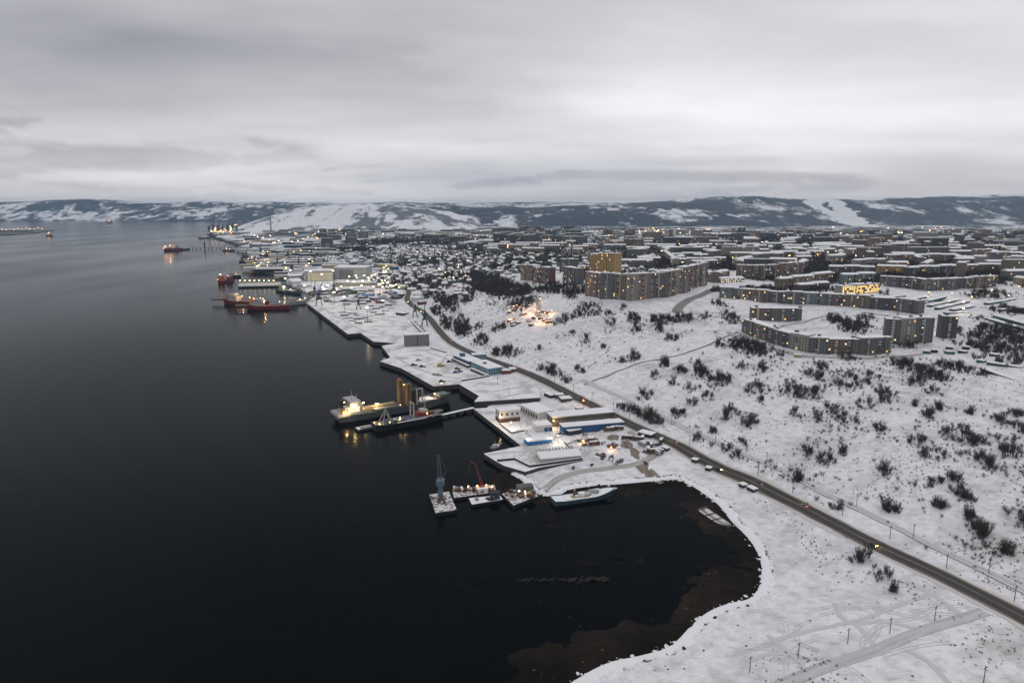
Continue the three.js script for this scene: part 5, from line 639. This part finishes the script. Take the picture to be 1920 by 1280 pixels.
add(Z3, [[850, 40, 90, 36], [1000, 90, 80, 50], [1100, 140, 50, 44], [1260, 180, 80, 60], [1400, 270, 60, 50], [1640, 135, 50, 40], [1760, 110, 50, 40]], 1);
add(Z5, [[320, 930, 100, 30], [580, 1060, 70, 36], [640, 1090, 60, 36], [710, 1125, 40, 26], [150, 850, 50, 34], [40, 790, 50, 40], [330, 540, 160, 50], [250, 470, 120, 40], [420, 600, 90, 40], [870, 650, 90, 50], [790, 680, 40, 20], [1020, 740, 30, 16], [1170, 700, 40, 34], [1010, 680, 30, 24], [700, 710, 80, 22], [1185, 775, 35, 20], [1340, 770, 30, 20], [1380, 720, 70, 22], [1520, 700, 60, 20], [1650, 690, 50, 20], [850, 850, 35, 20], [1170, 955, 40, 24], [1090, 990, 30, 10], [1420, 840, 45, 16], [1740, 880, 25, 16], [1370, 1020, 25, 16], [1480, 1050, 35, 20], [1610, 1070, 50, 28], [1740, 1110, 80, 30], [1880, 880, 60, 40], [790, 1040, 12, 16], [830, 1060, 12, 16], [970, 895, 20, 12], [1820, 700, 50, 40], [750, 800, 70, 14], [540, 900, 20, 12], [760, 540, 50, 30], [640, 490, 90, 20], [1740, 610, 40, 24], [1090, 630, 30, 14], [130, 760, 30, 20], [270, 770, 50, 14]], 0.9);
add(Z2, [[1580, 870, 60, 50], [1680, 970, 40, 50], [1790, 990, 50, 50], [1700, 790, 60, 50], [1530, 750, 40, 34], [1640, 680, 70, 30], [1790, 600, 90, 30], [1850, 640, 60, 30], [1830, 770, 50, 24], [1350, 750, 20, 40]], 1.1);
add(Z6, [[1400, 1000, 160, 90], [1650, 960, 200, 60], [1800, 1060, 130, 80], [1300, 1100, 60, 60], [1500, 1150, 120, 50], [1740, 760, 160, 40], [1600, 600, 190, 40], [1450, 620, 80, 30], [1500, 840, 120, 16], [250, 900, 130, 40], [90, 880, 90, 50], [330, 840, 100, 30], [200, 960, 120, 30], [700, 1120, 110, 26], [520, 590, 50, 14], [1800, 500, 80, 30], [1850, 780, 80, 30]], 0.8);
const BUSH = [], R1 = rng(99);
for (const [px, py, rx, ry, dn] of CLUMPS) {
  const [x, , d] = at(px, py), [x2] = at(px + rx, py), w = Math.abs(x2 - x), [, , da] = at(px, py - ry), [, , db] = at(px, py + ry), dp = Math.min(Math.abs(da - db) / 2, w * 3.2), n = clamp(Math.round(w * dp * 0.12 * dn), 5, 110), big = 0.95 + 0.5 * R1();
  for (let k = 0; k < n; k++) { const f = R1() * 6.283, r = Math.sqrt(R1()), X = x + Math.cos(f) * r * w, D = d + Math.sin(f) * r * dp; BUSH.push([X, D, (R1() * 6) | 0, big * (0.55 + 0.75 * R1()) * (1.1 - 0.35 * r), R1() * 6.283]); }
  for (let k = 0; k < n * 1.6; k++) { const f = R1() * 6.283, r = 0.5 + 1.5 * R1() * R1() + 0.4 * R1(); BUSH.push([x + Math.cos(f) * r * w, d + Math.sin(f) * r * dp, [2, 4, 0, 1][(R1() * 4) | 0], 0.25 + 0.45 * R1(), R1() * 6.283]); }
}
for (let k = 0; k < 11000; k++) { const px = lerp(860, 1980, R1()), py = lerp(585, 1095, R1()), [x, y, d] = at(px, py); if (y < 9 || R1() > sstep(0.46, 0.66, fbm(x * 0.016 + 3, d * 0.016, 4, 0.6)) * 0.75 + 0.02) continue; BUSH.push([x, d, [2, 4, 4, 0][(R1() * 4) | 0], 0.25 + 0.5 * R1() ** 1.5, R1() * 6.283]); }
const onRoad = (x, d, w) => { for (const l of [line0]) for (let k = 0; k < l.length; k += 2) if (Math.abs(l[k][0] - x) < w && Math.abs(-l[k][1] - d) < w) return true; return false; };
const kept = BUSH.filter(([x, d]) => ground(x, d) > 3.5 && !onRoad(x, d, 11) && !taken.some((t) => (t[0] - x) ** 2 + (t[1] - d) ** 2 < 200)).map((b) => [...b, b[3] * [4.3, 5, 3.5, 5.8, 2.7, 6.6][b[2]] / b[1]]).sort((a, b) => b[5] - a[5]);
const KIND = ['rounded bare willow shrub', 'upright bare birch thicket', 'spreading low bare shrub', 'slender bare birch clump', 'knee-high bare bush', 'tall bare birch clump'];
const inFrame = ([x, d]) => Math.abs(x / d) < 0.86;
const solo = kept.filter(inFrame).slice(0, 290), soloSet = new Set(solo), rest = kept.filter((b) => !soloSet.has(b)), twigPale = std(0.085, 0.072, 0.068, 0.95);
for (const [x, d, k, s, t] of solo) { const band = d < 430 ? 'below the railway and on the lower slope' : d < 640 ? 'on the open snow slope' : 'on the upper snow slope', g = thing(k === 3 || k === 5 ? 'birch_tree' : 'shrub', KIND[k] + ' ' + band, k === 3 || k === 5 ? 'tree' : 'shrub', KIND[k] + 's ' + band, x, ground(x, d), -d, t); g.scale.setScalar(s); mesh('trunk', shrubs[k][0], bark, g); mesh('crown', shrubs[k][1], twig, g); }
function scatter(name, label, category, geo, mat, list) { const m = new THREE.InstancedMesh(geo, mat, list.length), q = new THREE.Matrix4(), e = new THREE.Euler(); m.name = numbered(name); m.castShadow = m.receiveShadow = true; list.forEach(([x, d, , s, t], i) => { q.compose(new THREE.Vector3(x, ground(x, d), -d), new THREE.Quaternion().setFromEuler(e.set(0, t, 0)), new THREE.Vector3(s, s, s)); m.setMatrixAt(i, q); }); tag(m, label, category); m.userData.kind = 'stuff'; scene.add(m); }
for (let k = 0; k < 6; k++) { const l = rest.filter((b) => b[2] === k); if (l.length) scatter('undergrowth', 'distant bare thickets of ' + KIND[k] + ' on the snow', 'undergrowth', mergeGeometries(shrubs[k]), k === 2 || k === 4 ? twigPale : twig, l); }
{ // woods farther off that read as one dark mass
  const W = []; for (const [px, py, rx, ry, n] of [[700, 455, 60, 5, 450], [790, 450, 90, 8, 900], [660, 468, 45, 3, 600], [850, 446, 70, 4, 450], [920, 535, 40, 14, 500], [950, 545, 50, 12, 500], [880, 520, 60, 8, 400], [1230, 500, 40, 6, 200], [1160, 512, 60, 6, 200], [1060, 545, 60, 8, 260], [1900, 470, 70, 5, 700], [1700, 437, 220, 3, 900], [1500, 437, 200, 3, 700], [1850, 445, 100, 5, 900], [1430, 548, 30, 6, 160], [1570, 510, 200, 10, 500], [1500, 495, 300, 14, 4800], [1650, 520, 260, 14, 3400], [1300, 480, 130, 18, 1800], [840, 480, 160, 24, 1700], [1150, 455, 180, 14, 2200], [560, 480, 90, 14, 400], [760, 530, 70, 16, 500], [1560, 462, 400, 9, 5200], [980, 500, 60, 12, 500], [1600, 448, 380, 6, 2600], [1100, 480, 120, 14, 900], [1450, 545, 120, 6, 300], [1860, 520, 80, 14, 500], [950, 470, 120, 10, 700], [1300, 515, 60, 6, 160], [900, 490, 120, 20, 500], [760, 500, 120, 20, 300], [1080, 430, 160, 4, 700], [1450, 470, 300, 14, 600], [1880, 650, 70, 40, 260], [845, 575, 15, 14, 70], [836, 604, 11, 16, 50], [866, 610, 14, 18, 70], [905, 535, 30, 10, 200], [872, 548, 20, 8, 120], [824, 560, 12, 10, 90], [812, 548, 10, 6, 60]])
    for (let k = 0; k < n; k++) { const f = R1() * 6.283, r = Math.sqrt(R1()), [x, y, d] = at(px + Math.cos(f) * r * rx, py + Math.sin(f) * r * ry); if (y < 4 || d > 9000 || taken.some((t) => (t[0] - x) ** 2 + (t[1] - d) ** 2 < 160)) continue; W.push([x, d, 0, (0.7 + 0.8 * R1()) * (d > 2600 ? 1.15 : d > 1500 ? 0.95 : 0.8), R1() * 6.283]); }
  scatter('forest', 'dark bare woodland massed between the town quarters', 'woodland', mergeGeometries(shrubs[5]), twig, W.filter((_, i) => i % 2)); scatter('forest', 'dark bare thickets massed along the town slopes', 'woodland', mergeGeometries(shrubs[1]), twig, W.filter((_, i) => !(i % 2)));
}
{ // dry grass and stalks through the snow
  const R = rng(5), g = new MB(); for (let k = 0; k < 16; k++) { const f = R() * 6.283, r = R() * 0.7, x = Math.cos(f) * r, z = Math.sin(f) * r, l = 0.35 + R() * 0.5, w = 0.05; g.quad([x - w, 0, z], [x + w, 0, z], [x + w + (R() - 0.5) * 0.5, l, z + (R() - 0.5) * 0.5], [x - w + (R() - 0.5) * 0.4, l, z + (R() - 0.5) * 0.5]); }
  const L = [[], []]; for (let k = 0; k < 42000; k++) { const px = lerp(860, 1990, R()), py = lerp(570, 1290, R() ** 0.9), [rx, ry, rd] = ray(px, py), t = (12 - EYE) / ry; let x = rx * t, d = rd * t; if (d > 1200 || d < 200) continue; const a = fbm(x * 0.025 + 60, d * 0.025, 4); if (R() > sstep(0.42, 0.72, a) * 0.5) continue; const h = groundMesh(x, d); if (h < 3 || onRoad(x, d, 10) || (py > 1110 && R() > 0.3)) continue; L[k % 5 ? 0 : 1].push([x, d, 0, 0.35 + R() * 0.55, R() * 6.283]); }
  scatter('grass', 'dry straw grass poking through the snow', 'grass', g.geo(), straw, L[0]); scatter('grass', 'dark dead stalks poking through the snow', 'grass', g.geo(), twig, L[1]);
}

// ---------------------------------------------------------------- poles, cars, yard things
const woodPole = std(0.10, 0.08, 0.065);
function pole(px, py, h, label, group) { const [x, y, d] = at(px, py), g = thing('utility_pole', label, 'pole', group, x, y, -d, 0.5); new MB().beam([0, -0.5, 0], [0, h, 0], 0.2, 0.15, 5).build('post', woodPole, g); box(0, h - 1, 0, 2.2, 0.18, 0.18).build('crossarm', woodPole, g); for (const u of [-0.9, 0.9]) new MB().beam([u, h - 0.8, 0], [u, h - 0.4, 0], 0.08, 0.06, 5).build('insulator', M.hall, g); return g; }
for (const [x, y] of [[745, 960], [953, 900], [1165, 838], [1346, 792], [1538, 740], [1748, 1006]]) pole(Z8[0] + x * Z8[2], Z8[1] + y * Z8[2], 7.5, 'bare pole standing on the tracked snow flat', 'poles on the snow flat');
for (const [x, y] of [[817, 65], [977, 135], [1203, 250], [1446, 385], [1770, 538]]) pole(Z8[0] + x * Z8[2], Z8[1] + y * Z8[2], 8.5, 'wooden pole with crossarm on the uphill side of the railway', 'poles uphill of the railway');
for (const [x, y] of [[929, 190], [781, 105], [1143, 290], [1346, 390], [1588, 515], [1880, 655], [989, 282]]) pole(Z8[0] + x * Z8[2], Z8[1] + y * Z8[2], 8, 'wooden pole between the road and the railway', 'poles between road and railway');
for (const [x, y] of [[206, 610], [293, 712], [420, 700], [627, 860], [668, 800], [795, 945]]) pole(Z7[0] + x * Z7[2], Z7[1] + y * Z7[2], 8.5, 'wooden pole among the roadside shrubs', 'poles among roadside shrubs');
for (const [x, y] of [[1040, 716], [1075, 735], [1110, 752], [960, 690], [933, 722], [954, 742], [1150, 772], [1180, 788]]) pole(x, y, 9, 'thin pole near the harbour road', 'poles near the harbour road');
function carProto(mat, L, H) { // body, cabin, wheels, lamps
  const b = new MB(); const s = [[-L / 2, 0.35], [-L / 2, 0.85], [-L * 0.3, 0.95], [L * 0.22, 0.95], [L / 2, 0.75], [L / 2, 0.35]]; for (const z of [0.88, -0.88]) { const p = s.map(([x, y]) => [x, y, z]); for (let k = 1; k < 5; k++) z > 0 ? b.tri(p[0], p[k + 1], p[k]) : b.tri(p[0], p[k], p[k + 1]); } for (let k = 0; k < 6; k++) { const a = s[k], c = s[(k + 1) % 6]; b.quad([a[0], a[1], 0.88], [c[0], c[1], 0.88], [c[0], c[1], -0.88], [a[0], a[1], -0.88]); }
  const c = new MB(), q = (x, y, z) => [x, y, z], lo = [[-L * 0.36, 0.94], [L * 0.2, 0.94]], hi = [[-L * 0.27, H], [L * 0.06, H]]; c.quad(q(...lo[0], 0.84), q(...lo[1], 0.84), q(...hi[1], 0.68), q(...hi[0], 0.68)).quad(q(...lo[1], -0.84), q(...lo[0], -0.84), q(...hi[0], -0.68), q(...hi[1], -0.68)).quad(q(...lo[1], 0.84), q(...lo[1], -0.84), q(...hi[1], -0.68), q(...hi[1], 0.68)).quad(q(...lo[0], -0.84), q(...lo[0], 0.84), q(...hi[0], 0.68), q(...hi[0], -0.68)).quad(q(...hi[0], 0.68), q(...hi[1], 0.68), q(...hi[1], -0.68), q(...hi[0], -0.68));
  return { body: b.geo(), cabin: c.geo(), mat, L };
}
const rimGeo = new THREE.CylinderGeometry(0.2, 0.2, 0.26, 8).rotateX(Math.PI / 2), wheelGeo = new THREE.CylinderGeometry(0.33, 0.33, 0.24, 10).rotateX(Math.PI / 2), tyre = std(0.02, 0.02, 0.02), headGeo = box(0, 0, 0, 0.14, 0.2, 0.4).geo(), HEAD = glow(1, 0.62, 0.22, 70), TAIL = glow(1, 0.1, 0.05, 6), TAILOFF = std(0.15, 0.01, 0.01), HEADOFF = std(0.4, 0.4, 0.4, 0.3);
const carKinds = [carProto(std(0.03, 0.03, 0.035, 0.35), 4.4, 1.45), carProto(std(0.30, 0.30, 0.31, 0.35), 4.2, 1.5), carProto(std(0.14, 0.02, 0.02, 0.35), 4.3, 1.48), carProto(std(0.05, 0.07, 0.12, 0.35), 4.6, 1.7)];
function car(x, y, d, turn, k, lit, label, group) { const p = carKinds[k], g = thing('car', label, 'car', group, x, y, -d, turn); mesh('body', p.body, p.mat, g); mesh('cabin', p.cabin, M.glass, g); for (const [u, v] of [[1.35, 0.85], [1.35, -0.85], [-1.35, 0.85], [-1.35, -0.85]]) { const w = mesh('wheel', wheelGeo, tyre, g); w.position.set(u, 0.33, v); mesh('rim', rimGeo, M.hall, w); }
  for (const v of [0.6, -0.6]) { const h = mesh('headlight', headGeo, lit ? HEAD : HEADOFF, g); h.position.set(p.L / 2 + 0.02, 0.5, v); const t = mesh('taillight', headGeo, lit ? TAIL : TAILOFF, g); t.position.set(-p.L / 2 - 0.02, 0.6, v); }
  if (lit) { const l = new THREE.SpotLight(rgb(1, 0.62, 0.25), 60, 0, 0.5, 0.6, 2); l.position.set(p.L / 2 + 0.2, 0.7, 0); l.target.position.set(14, -0.4, 0); l.castShadow = true; g.add(l, l.target); } return g; }
function onMain(px, py) { const [x, , d] = at(px, py); let b = 0, e = 1e9; line0.forEach(([lx, lz], k) => { const r = Math.hypot(lx - x, -lz - d); if (r < e) { e = r; b = k; } }); b = clamp(b, 1, line0.length - 2); const p = line0[b - 1], q = line0[b + 1]; return { x: line0[b][0], d: -line0[b][1], th: Math.atan2(-(q[1] - p[1]), q[0] - p[0]) }; }
[[1261, 834, 1, 'with headlights lit passing the scrap yard'], [1351, 877, 0, 'with headlights lit above the bay'], [1420, 909, 3, 'with headlights lit by the roadside sheds'], [1507, 953, 1, 'with headlights lit beyond the roadside sheds'], [1637, 1026, 0, 'with headlights lit beside the shrubs under the road'], [816, 623, 0, 'with headlights lit beside the storage quay'], [828, 641, 1, 'with headlights lit near the grey windowless block'], [790, 584, 3, 'with headlights lit by the portal cranes'], [960, 690, 2, 'with headlights lit behind the pale blue offices'], [1085, 748, 3, 'with headlights lit behind the long brown warehouse'], [768, 566, 1, 'with headlights lit at the shipyard bend']].forEach(([px, py, k, t], i) => { const m = onMain(px, py), s = i % 3 === 1 ? -1 : 1, nx = -Math.sin(m.th), c = s * 1.9; car(m.x + nx * c * -1, ground(m.x, m.d) + 0.43, m.d + Math.cos(m.th) * c * -1, m.th + (s > 0 ? Math.PI : 0) + Math.PI, k, true, ['black', 'silver', 'dark red', 'navy'][k] + ' car ' + t); });
const RY = rng(41), truckBed = box(0, 0, 0, 6.5, 2.4, 2.3).geo();
function truck(px, py, turn, label, mat, snowy = true) { const [x, y, d] = at(px, py), g = thing('truck', label, 'truck', 'trucks in the scrap yard', x, y, -d, turn); const c = mesh('cargo_box', truckBed, mat, g); c.position.y = 1; if (snowy) box(0, 3.4, 0, 6.3, 0.25, 2.2).build('snow_cap', snow, g); box(4.4, 0.5, 0, 2, 2.3, 2.2).build('cab', mat, g); box(5.42, 1.7, 0, 0.1, 0.8, 1.9).build('windscreen', M.glass, g); for (const u of [-2, 2.2, 4.2]) for (const v of [-1, 1]) { const w = mesh('wheel', wheelGeo, tyre, g); w.position.set(u, 0.48, v); w.scale.setScalar(1.4); } }
const yardMats = [[M.dark, 'black'], [M.rust, 'rusty'], [M.brown, 'brown'], [M.slate, 'slate'], [M.hall, 'grey'], [M.brick, 'brick-red']];
for (const [px, py] of [[1144, 808], [1152, 806], [1162, 806], [1198, 826], [1205, 825], [1206, 836], [1212, 834], [1221, 838], [1216, 846], [1233, 852], [1225, 849], [1237, 849], [1178, 824], [1112, 835], [1240, 830]]) { const [m, n] = yardMats[(RY() * 6) | 0]; truck(px, py, RY() * 6.28, `${n} box truck parked in the scrap yard`, m); }
for (const [px, py] of [[1178, 818], [1185, 822], [1190, 824], [1175, 818], [1110, 872], [1075, 878], [1210, 868], [1440, 690].slice(0, 2)]) { const [x, y, d] = at(px, py), k = (RY() * 4) | 0; car(x, y, d, RY() * 6.28, k, false, ['black', 'silver', 'dark red', 'navy'][k] + ' car parked dark in the yard', 'cars parked in the yard'); }
for (let k = 0; k < 46; k++) { const c = [[1100, 822, 16, 7], [1120, 830, 14, 6], [1095, 832, 10, 5], [1134, 858, 14, 6], [1152, 868, 12, 5], [1225, 842, 20, 10], [1150, 836, 8, 5]][k % 7], px = c[0] + (RY() - 0.5) * 2 * c[2], py = c[1] + (RY() - 0.5) * 2 * c[3], [x, y, d] = at(px, py), [m, n] = yardMats[(RY() * 6) | 0], g = thing('scrap_heap', n + ' heap of scrap dusted with snow in the yard', 'scrap', 'scrap heaps in the yard', x, y, -d, RY() * 6); for (let q = 0; q < 4; q++) box((RY() - 0.5) * 3, -0.2, (RY() - 0.5) * 2.4, 1 + RY() * 2.4, 0.7 + RY() * 1.3, 0.8 + RY() * 1.6, RY() * 3).build('scrap_piece', q === 3 ? snow : m, g); }
building('shed', 'flat white-roofed kiosk at the road edge of the scrap yard', [1196, 817], [1221, 822], 8, 3.2, { wall: M.dark });
building('workshop', 'small black workshop with a lamp inside the scrap yard', [1103, 832], [1113, 831], 5, 4.4, { wall: M.brick });
for (const [A, B, t] of [[[1240, 842], [1250, 847], 'long dark shed along the road beyond the kiosk'], [[1385, 912], [1394, 916], 'first dark roadside shed above the bay'], [[1400, 918], [1413, 924], 'dark roadside shed above the bay beside a smaller one'], [[1296, 866], [1306, 869], 'dark shed on the slope between bay and road'], [[1322, 882], [1332, 884], 'snowed-in boat shed on the slope below the road']]) building('shed', t, A, B, 4, 2.4, { wall: M.dark, over: 0.2 });
{ const [x, y, d] = at(826, 687), g = thing('mobile_crane', 'yellow mobile crane with its jib lowered across the snowy quay', 'crane', null, x, y, -d, 0.5); box(0, 0.4, 0, 9, 1.6, 2.6).build('chassis', M.tan, g); box(-1, 2, 0, 4, 2, 2.6).build('cab', M.yellow, g); new MB().beam([0, 3.4, 0], [9, 13, 0], 0.45, 0.25).build('jib', M.yellow, g); for (const u of [-3, 0, 3]) for (const v of [-1.2, 1.2]) { const w = mesh('wheel', wheelGeo, tyre, g); w.position.set(u, 0.5, v); w.scale.setScalar(1.5); } }
for (const [px, py, m, t] of [[785, 676, M.tan, 'tan digger parked on the snowy quay'], [792, 688, M.dark, 'black pile of timbers on the snowy quay'], [776, 685, M.dark, 'dark loader by the timbers on the snowy quay'], [862, 697, M.black, 'black trailer beside the yard road'], [855, 699, M.blue, 'blue lorry cab beside the black trailer'], [858, 692, M.rust, 'rust-red pile of boards above the black trailer'], [829, 716, M.dark, 'dark bollard block by the quay edge'], [843, 679, M.dark, 'black container by the lock-ups'], [816, 703, M.hall, 'white frames stacked in the quay snow'], [823, 704, M.tan, 'tan frames stacked in the quay snow']]) { const [x, y, d] = at(px, py), g = thing('yard_load', t, 'yard load', null, x, y, -d, 0.2); box(0, 0, 0, 7, 1.5, 2.4).build('body', m, g); box(-1, 1.5, 0, 3, 0.9, 2).build('upper', m, g); box(1.6, 1.5, 0, 3, 0.2, 2).build('snow_cap', snow, g); }

// ---------------------------------------------------------------- lights of the port and town
for (const [px, py, h, k, pw, t] of [[938, 795, 7, 'warm', 160, 'warm wall lamp at the corner of the white port office'], [958, 806, 7, 'white', 220, 'white lamp over the snowy terrace'], [1038, 803, 7, 'warm', 260, 'warm lamp at the end of the long brown warehouse'], [1034, 832, 5, 'white', 60, 'white lamp at the corner of the bright blue shed'], [990, 833, 5, 'white', 60, 'white lamp on the roof end of the bright blue shed'], [1046, 829, 6, 'white', 110, 'white floodlight shining on the ribbed warehouse yard'], [1107, 827, 4, 'sodium', 120, 'orange lamp burning at the small black workshop'], [1146, 845, 3, 'sodium', 90, 'orange lamp among the scrap heaps'], [1094, 832, 3, 'sodium', 90, 'orange lamp glowing between the scrap heaps'], [1094, 762, 6, 'sodium', 90, 'sodium lamp on the road above the long brown warehouse']]) lamp(px, py, h, k, t, null, pw, 0.8);
for (const [px, py, h, k, pw] of [[646, 583, 26, 'white', 1500], [689, 606, 26, 'white', 1200], [627, 571, 24, 'white', 1200], [718, 586, 22, 'white', 1200], [608, 562, 22, 'white', 1000], [604, 532, 24, 'white', 1600], [583, 531, 30, 'white', 1400], [545, 525, 26, 'white', 2200], [535, 534, 16, 'white', 1200], [533, 552, 18, 'white', 1200], [625, 530, 30, 'white', 1000]]) lamp(px, py, h, k, 'tall white floodlight mast in the shipyard', 'floodlight masts in the shipyard', pw * 1.3, 2.6, 'floodlight_mast');
{ const R = rng(17); for (const [px, py] of [[652, 538], [664, 537], [680, 536], [692, 536], [655, 527], [667, 527], [683, 527], [697, 527], [716, 534], [718, 540], [712, 545], [722, 537], [727, 540], [732, 544], [738, 545], [743, 546], [748, 548], [700, 548], [718, 549], [678, 548], [660, 553], [632, 554], [615, 547], [640, 549], [605, 549], [571, 546], [720, 512], [722, 518], [724, 507], [728, 514]]) lamp(px, py, 11 + R() * 5, R() < 0.7 ? 'white' : 'warm', 'shipyard apron lamp shining on the snow', 'shipyard apron lamps', R() < 0.7 ? 800 : 0, 2.3); }
{ const R = rng(61), zone = (n, b, kinds, label, group, h, big, pw = 0) => { for (let k = 0; k < n; k++) { const px = lerp(b[0], b[2], R()), py = lerp(b[1], b[3], R()); const q = at(px, py); if (q[1] < 1.2) continue; lamp(px, py, h * (0.8 + 0.4 * R()), kinds[(R() * kinds.length) | 0], label, group, pw, big * (0.8 + 0.5 * R())); } };
  zone(44, [390, 422, 446, 443], ['warm', 'sodium', 'warm'], 'bright terminal lamp among the coal cranes', 'coal terminal lamps', 24, 4.2);
  zone(22, [455, 440, 600, 462], ['warm', 'white', 'sodium'], 'yard lamp behind the coal terminal', 'yard lamps behind the coal terminal', 14, 3);
  zone(34, [450, 470, 600, 514], ['warm', 'white', 'sodium'], 'yard lamp in the repair yards', 'repair yard lamps', 12, 2);
  zone(26, [640, 470, 900, 530], ['warm', 'white'], 'street lamp among the low houses', 'lamps among the low houses', 9, 1.5);
  zone(16, [540, 428, 760, 442], ['warm', 'sodium', 'white'], 'road lamp at the foot of the white hill', 'lamps at the foot of the white hill', 12, 3.2);
  zone(26, [1195, 431, 1340, 441], ['warm', 'sodium', 'warm'], 'lamp of the busy depot on the far plain', 'depot lamps on the far plain', 14, 3.6);
  zone(50, [880, 432, 1200, 470], ['warm', 'white', 'sodium'], 'street lamp in the far estates', 'lamps in the far estates', 11, 2.4);
  zone(24, [1560, 428, 1930, 444], ['warm', 'sodium', 'white'], 'lamp by the lake road under the ski hill', 'lamps by the lake road', 14, 3.6);
  zone(70, [1230, 446, 1930, 505], ['warm', 'white', 'warm'], 'street lamp in the upper town', 'lamps in the upper town', 10, 1.6);
  zone(14, [1380, 520, 1920, 575], ['warm', 'white'], 'courtyard lamp between the long rows', 'courtyard lamps', 7, 0.9, 60);
  zone(24, [950, 576, 1035, 612], ['sodium', 'warm', 'sodium'], 'sodium lamp in the little hillside allotment', 'hillside allotment lamps', 6, 0.8, 110); }
for (const [px, py, k, t] of [[1822, 565, 'warm', 'lone lamp at the edge of the dark copse'], [1910, 545, 'sodium', 'lone lamp beyond the garage field'], [1715, 588, 'warm', 'lamp at the gable of the winding row'], [1806, 588, 'white', 'lamp at the entrance of the garage lanes'], [1765, 625, 'warm', 'lamp by the lone nine-storey slab'], [1013, 568, 'warm', 'lamp on the bend of the hillside road'], [1500, 540, 'sodium', 'lamp in front of the unlit school wing']]) lamp(px, py, 7, k, t, null, 110, 1.1);
{ const R = rng(23); for (let k = 0; k < 26; k++) { const px = 955 + R() * 80, py = 580 + R() * 32, [x, y, d] = at(px, py); const g = thing('hut', `${['brown', 'tan', 'black', 'rust-red'][k % 4]} garden hut in the lamp-lit hillside allotment`, 'hut', 'garden huts in the allotment', x, y, -d, R() * 3); box(0, -1.5, 0, 6, 4, 4.5).build('wall', [M.brown, M.tan, M.dark, M.rust][k % 4], g); box(0, 2.5, 0, 6.5, 0.35, 5).build('roof', snow, g); } }
renderer.render(scene, camera);
